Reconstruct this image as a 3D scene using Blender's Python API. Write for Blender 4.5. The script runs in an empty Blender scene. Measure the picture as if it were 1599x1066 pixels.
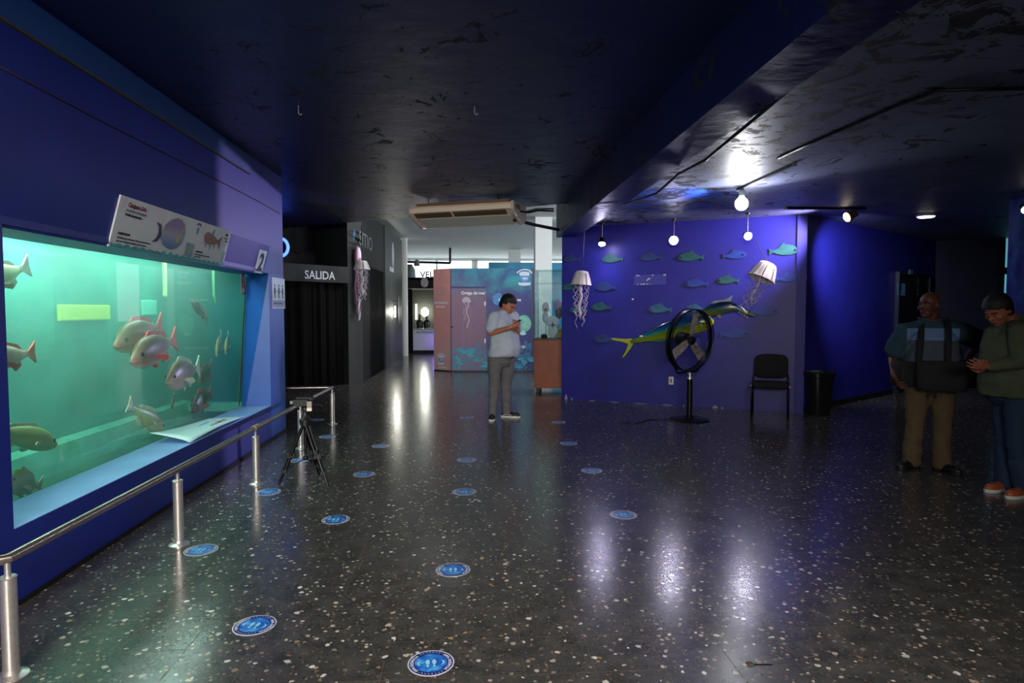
import bpy, math, random
import numpy as np
from mathutils import Vector, Matrix, noise
random.seed(7)
SC = bpy.context.scene
COL = SC.collection
PI = math.pi
V = Vector

# ---------- camera model (pixels of the 1599x1066 frame -> points in the place) ----------
FPX = 985.0; TH = math.atan(48/985.0); YAW = math.atan(68/985.0); EYE = 1.517
_F = V((math.sin(YAW)*math.cos(TH), math.cos(YAW)*math.cos(TH), -math.sin(TH)))
_R = V((math.cos(YAW), -math.sin(YAW), 0)); _U = _R.cross(_F)
CAM = V((0, 0, EYE))
def ray(x, y): return _F + _R*((x-799.5)/FPX) - _U*((y-533)/FPX)
def G(x, y, z=0.0):
    d = ray(x, y); return CAM + d*((z-EYE)/d.z)
def AX(x, y, v):
    d = ray(x, y); return CAM + d*(v/d.x)
def AY(x, y, v):
    d = ray(x, y); return CAM + d*(v/d.y)
def AW(x, y, a, b, off=0.0):
    n = V((b[1]-a[1], -(b[0]-a[0]), 0)).normalized(); d = ray(x, y)
    return CAM + d*((n.dot(V((a[0], a[1], 0))-CAM)+off)/n.dot(d))

# ---------- colours ----------
def lin(c):
    c = c/255.0
    return c/12.92 if c <= 0.04045 else ((c+0.055)/1.055)**2.4
def rgb(r, g, b): return (lin(r), lin(g), lin(b), 1)

class NT:
    def __init__(s, m):
        s.m = m; s.t = m.node_tree; s.b = s.t.nodes['Principled BSDF']; s.out = s.t.nodes['Material Output']
    def n(s, typ, **kw):
        nd = s.t.nodes.new(typ)
        for k, v in kw.items():
            if k.startswith('i_'):
                nd.inputs[k[2:].replace('_', ' ')].default_value = v
            else: setattr(nd, k, v)
        return nd
    def l(s, a, b): s.t.links.new(a, b)
    def math(s, op, a, b=None, c=None):
        nd = s.t.nodes.new('ShaderNodeMath'); nd.operation = op
        for i, x in enumerate((a, b, c)):
            if x is None: continue
            if hasattr(x, 'links') or hasattr(x, 'is_linked'): s.l(x, nd.inputs[i])
            else: nd.inputs[i].default_value = x
        return nd.outputs[0]
    def mix(s, f, a, b):
        nd = s.t.nodes.new('ShaderNodeMix'); nd.data_type = 'RGBA'
        for i, x in ((0, f), (6, a), (7, b)):
            if hasattr(x, 'is_linked'): s.l(x, nd.inputs[i])
            else: nd.inputs[i].default_value = x
        return nd.outputs[2]
    def ramp(s, fac, stops, interp='LINEAR'):
        nd = s.t.nodes.new('ShaderNodeValToRGB'); cr = nd.color_ramp; cr.interpolation = interp
        while len(cr.elements) < len(stops): cr.elements.new(0.5)
        for e, (p, c) in zip(cr.elements, stops):
            e.position = p; e.color = c if len(c) == 4 else (*c, 1)
        s.l(fac, nd.inputs[0]); return nd.outputs[0]
    def coord(s, kind='Object'):
        return s.t.nodes.new('ShaderNodeTexCoord').outputs[kind]
    def noise(s, scale, detail=3, vec=None, rough=0.5, dist=0):
        nd = s.t.nodes.new('ShaderNodeTexNoise'); nd.inputs['Scale'].default_value = scale
        nd.inputs['Detail'].default_value = detail; nd.inputs['Roughness'].default_value = rough
        nd.inputs['Distortion'].default_value = dist
        s.l(vec if vec is not None else s.coord(), nd.inputs['Vector']); return nd.outputs['Fac']
    def sep(s, vec=None):
        nd = s.t.nodes.new('ShaderNodeSeparateXYZ'); s.l(vec if vec is not None else s.coord(), nd.inputs[0]); return nd.outputs
    def bump(s, h, strength=0.2, dist=0.01):
        nd = s.t.nodes.new('ShaderNodeBump'); nd.inputs['Strength'].default_value = strength
        nd.inputs['Distance'].default_value = dist; s.l(h, nd.inputs['Height']); s.l(nd.outputs[0], s.b.inputs['Normal'])

def mat(name, col, rough=0.5, metal=0.0, spec=0.5, emit=None, es=1.0, vary=0.0, vscale=20, bump=0.0, bscale=60, bdist=0.004, alpha=None):
    m = bpy.data.materials.new(name); m.use_nodes = True; t = NT(m); b = t.b
    b.inputs['Base Color'].default_value = col
    b.inputs['Roughness'].default_value = rough; b.inputs['Metallic'].default_value = metal
    b.inputs['Specular IOR Level'].default_value = spec
    if emit is not None:
        b.inputs['Emission Color'].default_value = emit; b.inputs['Emission Strength'].default_value = es
    if vary > 0:
        n = t.noise(vscale, 4)
        lo = tuple(c*(1-vary) for c in col[:3])+(1,); hi = tuple(min(1, c*(1+vary)) for c in col[:3])+(1,)
        t.l(t.ramp(n, [(0.3, lo), (0.7, hi)]), b.inputs['Base Color'])
    if bump > 0: t.bump(t.noise(bscale, 4), bump, bdist)
    return m

# ---------- mesh builder ----------
class MB:
    def __init__(s): s.v = []; s.f = []; s.mi = []; s.cur = 0
    def add(s, vs, fs):
        o = len(s.v); s.v += [tuple(p) for p in vs]; s.f += [tuple(i+o for i in f) for f in fs]; s.mi += [s.cur]*len(fs); return s
    def box(s, c, size, R=None):
        c = V(c); h = V(size)/2; R = R or Matrix.Identity(3)
        vs = [c + R @ V((x*h.x, y*h.y, z*h.z)) for x in (-1, 1) for y in (-1, 1) for z in (-1, 1)]
        return s.add(vs, [(0,1,3,2),(4,6,7,5),(0,4,5,1),(2,3,7,6),(0,2,6,4),(1,5,7,3)])
    def quad(s, a, b, c, d): return s.add([a, b, c, d], [(0,1,2,3)])
    def ring(s, c, ax, ay, n, p=2.0):
        out = []
        for i in range(n):
            t = 2*PI*i/n; ct, st = math.cos(t), math.sin(t)
            if p != 2.0:
                ct = math.copysign(abs(ct)**(2/p), ct); st = math.copysign(abs(st)**(2/p), st)
            out.append(c + ax*ct + ay*st)
        return out
    def loft(s, rings, cap=True, closed=False):
        n = len(rings[0]); vs = [p for r in rings for p in r]; fs = []
        m = len(rings)
        for k in range(m if closed else m-1):
            a = k*n; b = ((k+1) % m)*n
            for i in range(n):
                j = (i+1) % n; fs.append((a+i, a+j, b+j, b+i))
        if cap and not closed:
            fs.append(tuple(range(n-1, -1, -1))); fs.append(tuple(range((m-1)*n, m*n)))
        return s.add(vs, fs)
    def frame(s, d):
        d = V(d).normalized(); u = V((0,0,1)) if abs(d.z) < 0.9 else V((1,0,0))
        x = u.cross(d).normalized(); return x, d.cross(x)
    def cyl(s, a, b, r0, r1=None, n=16):
        a, b = V(a), V(b); r1 = r0 if r1 is None else r1; x, y = s.frame(b-a)
        return s.loft([s.ring(a, x*r0, y*r0, n), s.ring(b, x*r1, y*r1, n)])
    def lathe(s, prof, c=(0,0,0), n=24, axis=(0,0,1)):
        c = V(c); d = V(axis).normalized()
        if abs(d.z) > 0.99: x, y = V((1,0,0)), V((0,1,0))
        else: x, y = s.frame(d)
        return s.loft([s.ring(c+d*z, x*max(r,1e-4), y*max(r,1e-4), n) for r, z in prof])
    def rcone(s, a, ra, b, rb, n=14):
        a, b = V(a), V(b); d = (b-a)
        if d.length < 1e-6: d = V((0,0,1e-4))
        x, y = s.frame(d); d = d.normalized(); R = []
        for k in range(5):
            t = -PI/2 + (PI/2)*(k+0.25)/4.25; R.append(s.ring(a+d*(ra*math.sin(t)), x*ra*math.cos(t), y*ra*math.cos(t), n))
        for k in range(5):
            t = (PI/2)*k/4.25; R.append(s.ring(b+d*(rb*math.sin(t)), x*rb*math.cos(t), y*rb*math.cos(t), n))
        return s.loft(R)
    def tube(s, pts, r, n=10, closed=False):
        pts = [V(p) for p in pts]; R = []; m = len(pts)
        rr = r if isinstance(r, (list, tuple)) else [r]*m
        px = None
        for i, p in enumerate(pts):
            if closed: d = pts[(i+1) % m]-pts[i-1]
            else: d = pts[min(i+1, m-1)]-pts[max(i-1, 0)]
            d = d.normalized()
            if px is None: x, y = s.frame(d)
            else:
                x = (px - d*px.dot(d)).normalized(); y = d.cross(x)
            px = x; R.append(s.ring(p, x*rr[i], y*rr[i], n))
        return s.loft(R, closed=closed)
    def ell(s, c, r, M=None, n=20, m=12):
        c = V(c); M = M or Matrix.Identity(3); R = []
        for k in range(m+1):
            t = -PI/2 + PI*(k+0.02)/(m+0.04)
            R.append([c + M @ V((r[0]*math.cos(t)*math.cos(2*PI*i/n), r[1]*math.cos(t)*math.sin(2*PI*i/n), r[2]*math.sin(t))) for i in range(n)])
        return s.loft(R)
    def prism(s, poly, thick, O=(0,0,0), u=(1,0,0), v=(0,0,1)):
        O, u, v = V(O), V(u), V(v); w = u.cross(v).normalized()*thick; n = len(poly)
        a = [O+u*p[0]+v*p[1] for p in poly]; b = [q+w for q in a]
        fs = [tuple(range(n)), tuple(range(2*n-1, n-1, -1))]+[(i, i+n, (i+1) % n+n, (i+1) % n) for i in range(n)]
        return s.add(a+b, fs)
    def xform(s, M): s.v = [tuple(M @ V(p)) for p in s.v]; return s
    def build(s, name, m, parent=None, world=False, smooth=False, bevel=0.0, seg=2):
        if world and parent is not None:
            o = parent.location; vs = [(p[0]-o.x, p[1]-o.y, p[2]-o.z) for p in s.v]
        else: vs = s.v
        me = bpy.data.meshes.new(name); me.from_pydata(vs, [], s.f); me.validate(); me.update()
        ms = m if isinstance(m, (list, tuple)) else [m]
        for q in ms: me.materials.append(q)
        if len(ms) > 1:
            for p, i in zip(me.polygons, s.mi): p.material_index = i
        ob = bpy.data.objects.new(name, me); COL.objects.link(ob)
        recalc(me)
        if smooth:
            for p in me.polygons: p.use_smooth = True
            if smooth == 'auto':
                md = None
                me.set_sharp_from_angle(angle=math.radians(40))
        if bevel > 0:
            md = ob.modifiers.new('bevel', 'BEVEL'); md.width = bevel; md.segments = seg; md.limit_method = 'ANGLE'; md.angle_limit = math.radians(40)
        if parent is not None: ob.parent = parent
        return ob

import bmesh
def recalc(me):
    bm = bmesh.new(); bm.from_mesh(me); bmesh.ops.recalc_face_normals(bm, faces=bm.faces); bm.to_mesh(me); bm.free()

def thing(name, label, cat, loc=(0,0,0), rz=0.0, group=None):
    o = bpy.data.objects.new(name, None); COL.objects.link(o); o.empty_display_size = 0.1
    o.location = loc; o.rotation_euler = (0, 0, rz); o['label'] = label; o['category'] = cat
    if group: o['group'] = group
    return o
def tag(o, label, cat, group=None):
    o['label'] = label; o['category'] = cat
    if group: o['group'] = group
    return o
def struct(o, label=None):
    o['kind'] = 'structure'
    if label: o['label'] = label
    return o
def rebase(o, base):
    """move the origin of a one-mesh thing to its base"""
    b = V(base); o.data.transform(Matrix.Translation(-b)); o.location = b; return o
def dup(root, loc=None, rz=None, label=None, group=None, scale=None):
    kids = {}
    for c in COL.objects:
        if c.parent: kids.setdefault(c.parent.name, []).append(c)
    def cp(o, par):
        q = o.copy(); COL.objects.link(q)
        if par is not None: q.parent = par
        for k in kids.get(o.name, []): cp(k, q)
        return q
    r = cp(root, None)
    if loc is not None: r.location = loc
    if rz is not None: r.rotation_euler = (0, 0, rz)
    if label: r['label'] = label
    if group: r['group'] = group
    if scale: r.scale = (scale,)*3
    return r

def remesh(mb, name, m, parent, voxel=0.01, sm=4, world=True, disp=0.0, dscale=8.0, zonly=False):
    me = bpy.data.meshes.new('tmp'); me.from_pydata(mb.v, [], mb.f); recalc(me)
    ob = bpy.data.objects.new('tmp', me); COL.objects.link(ob)
    r = ob.modifiers.new('r', 'REMESH'); r.mode = 'VOXEL'; r.voxel_size = voxel; r.adaptivity = 0
    if sm:
        q = ob.modifiers.new('s', 'SMOOTH'); q.factor = 0.5; q.iterations = sm
    dg = bpy.context.evaluated_depsgraph_get(); dg.update()
    nm = bpy.data.meshes.new_from_object(ob.evaluated_get(dg))
    bpy.data.objects.remove(ob); bpy.data.meshes.remove(me)
    if disp > 0:
        nrm = [v.normal.copy() for v in nm.vertices]
        for v, n in zip(nm.vertices, nrm):
            p = v.co
            k = noise.noise(V((p.x*dscale, p.y*dscale, p.z*dscale*1.6)))+0.5*noise.noise(V((p.x*dscale*2.3, p.y*dscale*2.3, p.z*dscale*3.2)))
            v.co = p + n*(k*disp)
    if world and parent is not None: nm.transform(Matrix.Translation(-parent.location))
    nm.materials.clear(); nm.materials.append(m); nm.name = name
    for p in nm.polygons: p.use_smooth = True
    o = bpy.data.objects.new(name, nm); COL.objects.link(o)
    if parent is not None: o.parent = parent
    return o

_fonts = {}
def text(body, size, m, O, u, v, parent=None, name='lettering', world=True, align='LEFT', ext=0.0008, bold=0.0, sx=1.0, lift=0.0015):
    cu = bpy.data.curves.new('t', 'FONT'); cu.body = body; cu.size = size; cu.align_x = align; cu.extrude = ext; cu.offset = bold
    cu.resolution_u = 3
    ob = bpy.data.objects.new('t', cu); COL.objects.link(ob)
    dg = bpy.context.evaluated_depsgraph_get(); dg.update()
    me = bpy.data.meshes.new_from_object(ob.evaluated_get(dg)); bpy.data.objects.remove(ob); bpy.data.curves.remove(cu)
    O, u, v = V(O), V(u).normalized(), V(v).normalized(); w = u.cross(v)
    for p in me.vertices:
        c = p.co.copy(); p.co = O + u*(c.x*sx) + v*c.y + w*(c.z+lift)
    if world and parent is not None: me.transform(Matrix.Translation(-parent.location))
    me.materials.clear(); me.materials.append(m); me.name = name
    o = bpy.data.objects.new(name, me); COL.objects.link(o)
    if parent is not None: o.parent = parent
    return o
# ---------- materials of the room ----------
def paint(name, col, rough=0.45, spec=0.4, vary=0.12, bump=0.15, vs=2.5):
    return mat(name, col, rough, spec=spec, vary=vary, vscale=vs, bump=bump, bscale=35, bdist=0.003)
M = {}
M['navy'] = paint('navy_wall_paint', rgb(20, 38, 132))
M['royal'] = paint('royal_wall_paint', rgb(38, 88, 170), 0.4)
M['ultra'] = paint('ultramarine_wall_paint', rgb(35, 34, 126), 0.42)
M['stripe'] = paint('cove_blue_paint', rgb(28, 66, 130))
M['black'] = mat('black_matte', rgb(11, 12, 12), 0.75, spec=0.3, vary=0.2, vscale=3)
M['charcoal'] = mat('charcoal_panel', rgb(33, 36, 34), 0.6, spec=0.3, vary=0.2, vscale=4)
M['black_cloth'] = mat('black_curtain_cloth', rgb(14, 14, 13), 0.95, spec=0.1, bump=0.3, bscale=200)
M['white_wall'] = mat('white_wall_paint', rgb(225, 228, 222), 0.7, vary=0.03)
M['rust'] = mat('worn_edge', rgb(62, 62, 56), 0.8, vary=0.4, vscale=30)
M['steel'] = mat('brushed_steel', rgb(225, 218, 212), 0.34, 0.85, vary=0.06, vscale=60)
M['rail'] = mat('worn_steel_rail', rgb(168, 156, 146), 0.3, 0.9, vary=0.1, vscale=30)
M['black_plastic'] = mat('black_plastic', rgb(20, 20, 21), 0.45)
M['black_metal'] = mat('black_metal', rgb(24, 24, 26), 0.35, 0.6)
M['white_plastic'] = mat('white_plastic', rgb(215, 215, 205), 0.45)
M['paper'] = mat('printed_paper', rgb(222, 228, 226), 0.55)
M['ink'] = mat('black_ink', rgb(22, 22, 24), 0.7)
M['ink_grey'] = mat('grey_ink', rgb(90, 95, 98), 0.7)
M['ink_red'] = mat('red_ink', rgb(120, 40, 45), 0.7)
M['white_ink'] = mat('white_lettering', rgb(222, 226, 228), 0.6)
M['cyan_ink'] = mat('cyan_print', rgb(70, 165, 205), 0.5)
M['cable'] = mat('black_cable', rgb(12, 12, 14), 0.5)
M['grey_pipe'] = mat('grey_pipe', rgb(120, 132, 130), 0.5)

def floor_mat():
    m = bpy.data.materials.new('dark_terrazzo_tiles'); m.use_nodes = True; t = NT(m)
    co = t.coord()
    base = t.ramp(t.noise(9, 5), [(0.3, rgb(48, 49, 49)), (0.72, rgb(76, 74, 72))])
    def chips(scale, keep, size, stops, seedoff):
        mp = t.n('ShaderNodeMapping'); mp.inputs['Location'].default_value = (seedoff, seedoff*0.7, 0)
        mp.inputs['Rotation'].default_value = (0, 0, seedoff); t.l(co, mp.inputs[0])
        nz = t.n('ShaderNodeTexNoise'); nz.inputs['Scale'].default_value = scale*1.3; t.l(mp.outputs[0], nz.inputs['Vector'])
        ad = t.n('ShaderNodeVectorMath', operation='MULTIPLY_ADD'); t.l(nz.outputs['Color'], ad.inputs[0])
        ad.inputs[1].default_value = (0.55/scale,)*3; t.l(mp.outputs[0], ad.inputs[2])
        vo = t.n('ShaderNodeTexVoronoi', voronoi_dimensions='2D'); vo.inputs['Scale'].default_value = scale
        t.l(ad.outputs[0], vo.inputs['Vector'])
        s = t.n('ShaderNodeSeparateColor'); t.l(vo.outputs['Color'], s.inputs[0])
        k = t.math('LESS_THAN', s.outputs[0], keep)
        rad = t.math('MULTIPLY_ADD', s.outputs[1], size*0.75, size*0.35)
        d = t.math('LESS_THAN', vo.outputs['Distance'], rad)
        return t.math('MULTIPLY', k, d), t.ramp(s.outputs[2], stops)
    c = base
    f, col = chips(62, 0.5, 0.44, [(0, rgb(66, 58, 52)), (0.4, rgb(88, 82, 78)), (0.7, rgb(36, 36, 36)), (1, rgb(108, 90, 70))], 1.3)
    c = t.mix(f, c, col)
    f, col = chips(38, 0.17, 0.38, [(0, rgb(96, 84, 70)), (0.35, rgb(140, 134, 128)), (0.6, rgb(104, 94, 86)), (0.8, rgb(150, 116, 78)), (1, rgb(190, 186, 180))], 2.7)
    c = t.mix(f, c, col)
    f, col = chips(24, 0.11, 0.30, [(0, rgb(128, 106, 80)), (0.3, rgb(200, 196, 188)), (0.55, rgb(150, 140, 128)), (0.8, rgb(226, 224, 220)), (1, rgb(176, 140, 92))], 0.4)
    c = t.mix(f, c, col)
    x, y, z = t.sep(co)
    p0 = G(709.2, 1009.6); q0 = G(600, 1003)
    def line(a, ph):
        s = t.math('SUBTRACT', a, ph-50*0.3); s = t.math('DIVIDE', s, 0.3); s = t.math('FRACT', s)
        s = t.math('SUBTRACT', s, 0.5); s = t.math('ABSOLUTE', s); return t.math('GREATER_THAN', s, 0.5-0.0058)
    ln = t.math('MAXIMUM', line(x, p0.x), line(y, q0.y))
    wear = t.math('GREATER_THAN', t.noise(1.6, 3), 0.44)
    lf = t.math('MULTIPLY', ln, wear)
    c = t.mix(lf, c, rgb(72, 62, 44))
    t.l(c, t.b.inputs['Base Color'])
    r = t.ramp(t.noise(3.0, 6, rough=0.65), [(0.25, (0.16,)*3), (0.75, (0.25,)*3)]); t.l(t.mix(lf, r, (0.8, 0.8, 0.8, 1)), t.b.inputs['Roughness'])
    t.b.inputs['Specular IOR Level'].default_value = 0.55
    return m
M['floor'] = floor_mat()

def ceiling_mat(name, base, peel, rough=0.3, peel_at=0.62, blue=False):
    m = bpy.data.materials.new(name); m.use_nodes = True; t = NT(m)
    n = t.noise(0.9, 6, rough=0.6, dist=0.6); c = t.ramp(n, [(0.3, tuple(k*0.6 for k in base[:3])), (0.7, base[:3])])
    pn = t.noise(3.2, 12, rough=0.72, dist=1.2)
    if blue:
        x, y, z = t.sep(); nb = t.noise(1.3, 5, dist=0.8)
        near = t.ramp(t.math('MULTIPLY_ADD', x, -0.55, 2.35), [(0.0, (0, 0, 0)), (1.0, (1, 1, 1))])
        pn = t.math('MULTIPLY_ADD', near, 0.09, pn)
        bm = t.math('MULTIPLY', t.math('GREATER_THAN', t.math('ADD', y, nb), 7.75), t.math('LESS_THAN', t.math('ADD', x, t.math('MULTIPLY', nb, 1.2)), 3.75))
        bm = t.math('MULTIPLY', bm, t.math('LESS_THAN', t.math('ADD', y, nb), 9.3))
        c = t.mix(bm, c, rgb(48, 78, 170))  # blue lamp glow on the ceiling, put into the paint colour
    p = t.math('GREATER_THAN', pn, peel_at)
    c = t.mix(p, c, peel); t.l(c, t.b.inputs['Base Color'])
    sp = t.n('ShaderNodeTexVoronoi'); sp.inputs['Scale'].default_value = 3.0; t.l(t.coord(), sp.inputs['Vector'])
    k = t.math('LESS_THAN', sp.outputs['Distance'], 0.022); c2 = t.mix(k, c, rgb(150, 150, 145)); t.l(c2, t.b.inputs['Base Color'])
    t.l(t.ramp(p, [(0, (rough,)*3), (1, (0.7,)*3)]), t.b.inputs['Roughness'])
    h = t.math('ADD', t.noise(4, 8), t.math('MULTIPLY', p, 0.5)); t.bump(h, 0.5, 0.02)
    return m
M['ceil_l'] = ceiling_mat('old_navy_ceiling_paint', rgb(11, 26, 84), rgb(8, 13, 26), 0.42, 0.60)
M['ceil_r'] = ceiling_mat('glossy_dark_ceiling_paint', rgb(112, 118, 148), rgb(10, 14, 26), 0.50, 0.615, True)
M['ceil_w'] = mat('white_ceiling_paint', rgb(205, 212, 210), 0.8)

def slab(name, poly, z0, z1, m, kind=True, bevel=0):
    mb = MB(); mb.prism([(p[0], p[1]) for p in poly], z1-z0, (0, 0, z0), (1, 0, 0), (0, 1, 0))
    o = mb.build(name, m, bevel=bevel)
    if kind: o['kind'] = 'structure'
    return o
def wall_seg(name, a, b, z0, z1, th, m):
    """th > 0 thickens away from the room (to the left of a->b)"""
    a, b = V((a[0], a[1], 0)), V((b[0], b[1], 0)); d = (b-a).normalized(); n = V((-d.y, d.x, 0))*th
    return slab(name, [a, b, b+n, a+n], z0, z1, m)

XW = -2.32; XG = -2.67; XB = -3.44; YA = 3.34; YB = 7.55; YT = 7.84; YE = 8.14
slab('floor', [(-9, -5), (14, -5), (14, 31), (-9, 31)], -0.1, 0.0, M['floor'])
# left wall with the tank opening
slab('wall_left', [(-3.6, -5), (XW, -5), (XW, YA), (-3.6, YA)], 0, 1.95, M['navy'])
slab('wall_left_inner', [(-3.6, YT+0.06), (XG+0.012, YT+0.06), (XG+0.012, YE), (-3.6, YE)], 0, 1.95, M['navy']); mb = MB(); xg = XG+0.012; mb.add([(xg, 7.49, 0), (XW, YB, 0), (XW, YE, 0), (xg, YE, 0), (xg, 7.82, 1.95), (XW, YB+0.01, 1.95), (XW, YE, 1.95), (xg, YE, 1.95)], [(0,1,2,3), (4,7,6,5), (0,4,5,1), (1,5,6,2), (2,6,7,3), (3,7,4,0)]); struct(mb.build('wall_left_end', M['royal']))
slab('wall_left_upper', [(XG+0.012, -5), (XW, -5), (XW, YE), (XG+0.012, YE)], 1.95, 3.17, M['navy'])
slab('wall_left_back', [(-3.6, YT+0.06), (XG+0.01, YT+0.06), (XG+0.01, YE), (-3.6, YE)], 1.95, 3.17, M['navy'])
slab('wall_left_sill', [(XG+0.012, YA), (XW, YA), (XW, YB), (XG+0.012, 7.49)], 0, 0.40, M['navy'])
slab('trim_1', [(XG+0.013, YA), (XW-0.002, YA), (XW-0.002, YB), (XG+0.013, 7.49)], 0.4, 0.404, paint('lit_sill_paint', rgb(128, 164, 214), 0.4))  # sill top coloured paler to stand for the tank light on it
mb = MB(); prof = [(XW-0.1, 2.27), (XW, 2.27), (-2.25, 2.25), (-2.335, 1.935), (XG+0.03, 1.935), (XG+0.03, 1.96), (XW-0.1, 1.96)]
mb.prism(prof, -(7.40-1.5), (0, 1.5, 0), (1, 0, 0), (0, 0, 1)); hood = mb.build('trim_2', M['navy']); struct(hood)
slab('trim_3', [(XW, -5), (XW+0.018, -5), (XW+0.018, 6.94), (XW, 6.94)], 2.972, 3.15, M['stripe'])
slab('trim_4', [(XW, -5), (XW+0.022, -5), (XW+0.022, 6.94), (XW, 6.94)], 2.958, 2.972, M['rust'])
slab('baseboard_left', [(XW, -5), (XW+0.012, -5), (XW+0.012, YE), (XW, YE)], 0, 0.025, M['black'])
# ceilings and the beam between them
E0, E1 = (-6.2, 14.62), (1.62, 9.68)
slab('ceiling', [(-9, -5), (1.5, -5), (1.5, 9.76), (-9, 16.4)], 3.17, 3.92, M['ceil_l'])
slab('ceiling_beam', [(1.5, -5), (1.82, -5), (1.82, 10.6), (1.5, 10.75)], 2.76, 3.92, M['ceil_l'])
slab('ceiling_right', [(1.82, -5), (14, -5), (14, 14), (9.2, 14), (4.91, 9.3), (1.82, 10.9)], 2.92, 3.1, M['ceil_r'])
slab('ceiling_far', [(-9, 9), (14, 9), (14, 31), (-9, 31)], 3.93, 4.05, M['ceil_w'])
# right walls
A1, A2, A3, A4 = (1.59, 10.7), (4.91, 8.97), (9.4, 12.16), (13.2, 10.2)
wall_seg('wall_right', A1, A2, 0, 2.92, 0.25, M['ultra'])
wall_seg('wall_right_far', A2, A3, 0, 2.92, 0.25, M['ultra'])
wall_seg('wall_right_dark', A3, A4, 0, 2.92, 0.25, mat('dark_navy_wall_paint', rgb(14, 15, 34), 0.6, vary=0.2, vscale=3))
dd = (V((A2[0], A2[1], 0))-V((A1[0], A1[1], 0))).normalized(); nn = V((-dd.y, dd.x, 0))
c0 = V((A2[0], A2[1], 0))
slab('trim_5', [c0-dd*0.10-nn*0.02, c0+V((0.03, -0.015, 0)), c0+V((0.05, 0.06, 0)), c0-dd*0.10+nn*0.01], 0, 2.92, M['ultra'])
d2 = (V((A3[0], A3[1], 0))-c0).normalized(); n2 = V((-d2.y, d2.x, 0))
wall_seg('baseboard_right', c0+d2*0.06-n2*0.012, c0+d2*3.45-n2*0.012, 0, 0.09, -0.0 or 0.014, M['black'])
# ragged pale plaster patches where the blue paint has come off at the foot of the right wall
mb = MB()
for px, w, h in [(884, .05, .10), (893, .03, .05), (925, .12, .015), (960, .2, .012), (1000, .25, .012), (1042, .2, .014), (1068, .03, .03), (1075, .035, .03), (1117, .09, .05), (1128, .05, .025)]:
    p = AW(px, 620, A1, A2); s = (V((p.x, p.y, 0))-V((A1[0], A1[1], 0))).length
    pts = [(s-w/2, 0.002), (s+w/2, 0.002), (s+w*0.3, h*0.6), (s, h), (s-w*0.35, h*0.5)]
    mb.prism(pts, 0.002, V((A1[0], A1[1], 0))-nn*0.0005, dd, (0, 0, 1))
o = mb.build('wall_right_bare_plaster', mat('bare_plaster', rgb(150, 148, 150), 0.9)); struct(o)
# closing walls behind the camera and to the right
slab('wall_back', [(-9, -5.2), (14, -5.2), (14, -5), (-9, -5)], 0, 3.92, M['navy'])
slab('wall_east', [(14, -5.2), (14.2, -5.2), (14.2, 31), (14, 31)], 0, 4.0, M['navy'])
slab('wall_west', [(-9.2, -5.2), (-9, -5.2), (-9, 31), (-9.2, 31)], 0, 4.0, M['black'])

# ---------- black facade on the far left (exit) ----------
S0, S1 = V((-3.44, 12.1, 0)), V((-2.46, 13.15, 0)); sd = (S1-S0).normalized(); sn = V((-sd.y, sd.x, 0))
wall_seg('wall_exit_lintel', S0-sd*3.2, S1, 2.08, 2.41, 0.12, M['charcoal'])
wall_seg('wall_exit_back', S0-sd*3.2+sn*0.9, S1+sn*0.9, 0, 3.9, 0.1, M['black'])
wall_seg('wall_exit_side', S0-sd*3.2, S0-sd*1.6, 0, 2.08, 0.12, M['black'])
P1 = V((-2.23, 13.5, 0))
wall_seg('wall_facade_front', S1, P1, 0, 3.7, 0.9, M['charcoal'])
slab('wall_facade_side', [(-3.4, 13.9), (-2.23, 13.5), (-2.17, 16.6), (-3.4, 16.6)], 0, 3.7, M['black'])
slab('wall_facade_panel', [(-3.4, 16.6), (-2.15, 16.6), (-2.10, 20.3), (-3.4, 20.3)], 0, 3.72, M['charcoal'])
q_ = AY(625, 400, 21.2); slab('wall_column_far', [(q_.x, 21.2), (q_.x+0.2, 21.2), (q_.x+0.2, 21.6), (q_.x, 21.6)], 0, 3.93, M['white_wall'])
# far hall
slab('wall_far', [(-9, 29.5), (14, 29.5), (14, 29.8), (-9, 29.8)], 0, 3.93, M['white_wall'])
slab('wall_far_left', [(-9, 20.3), (-3.2, 20.3), (-3.2, 20.4), (-9, 20.4)], 0, 3.93, M['black'])
def column(name, px0, px1, Y, z1=3.93):
    a = AY(px0, 420, Y); b = AY(px1, 420, Y); w = b.x-a.x
    return slab(name, [(a.x, Y), (b.x, Y), (b.x, Y+w), (a.x, Y+w)], 0, z1, M['white_wall'])
c1 = column('trim_6', 836, 862, 16.3); c2 = column('trim_7', 795, 813, 25.0)
glow = mat('daylit_window_glass', rgb(235, 245, 250), 0.4, emit=(0.86, 0.95, 1.0, 1), es=1.6)
M['glow'] = glow
for k, (x0, x1, z0, z1) in enumerate([(-6.5, -3.3, 1.0, 3.86), (-3.1, 0.2, 1.0, 3.86), (0.4, 3.6, 1.0, 3.86), (3.8, 7.0, 1.0, 3.86), (7.2, 10.4, 1.0, 3.86)]):
    mb = MB(); mb.box(((x0+x1)/2, 29.48, (z0+z1)/2), (x1-x0, 0.03, z1-z0)); w = struct(mb.build('window_%d' % (k+1), glow))
    fb = MB()
    for x in (x0, x1, (x0+x1)/2): fb.box((x, 29.45, (z0+z1)/2), (0.07, 0.06, z1-z0))
    for z in (z0, z1): fb.box(((x0+x1)/2, 29.45, z), (x1-x0+0.07, 0.06, 0.07))
    fb.build('window_frame', M['white_wall'], parent=w)

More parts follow.
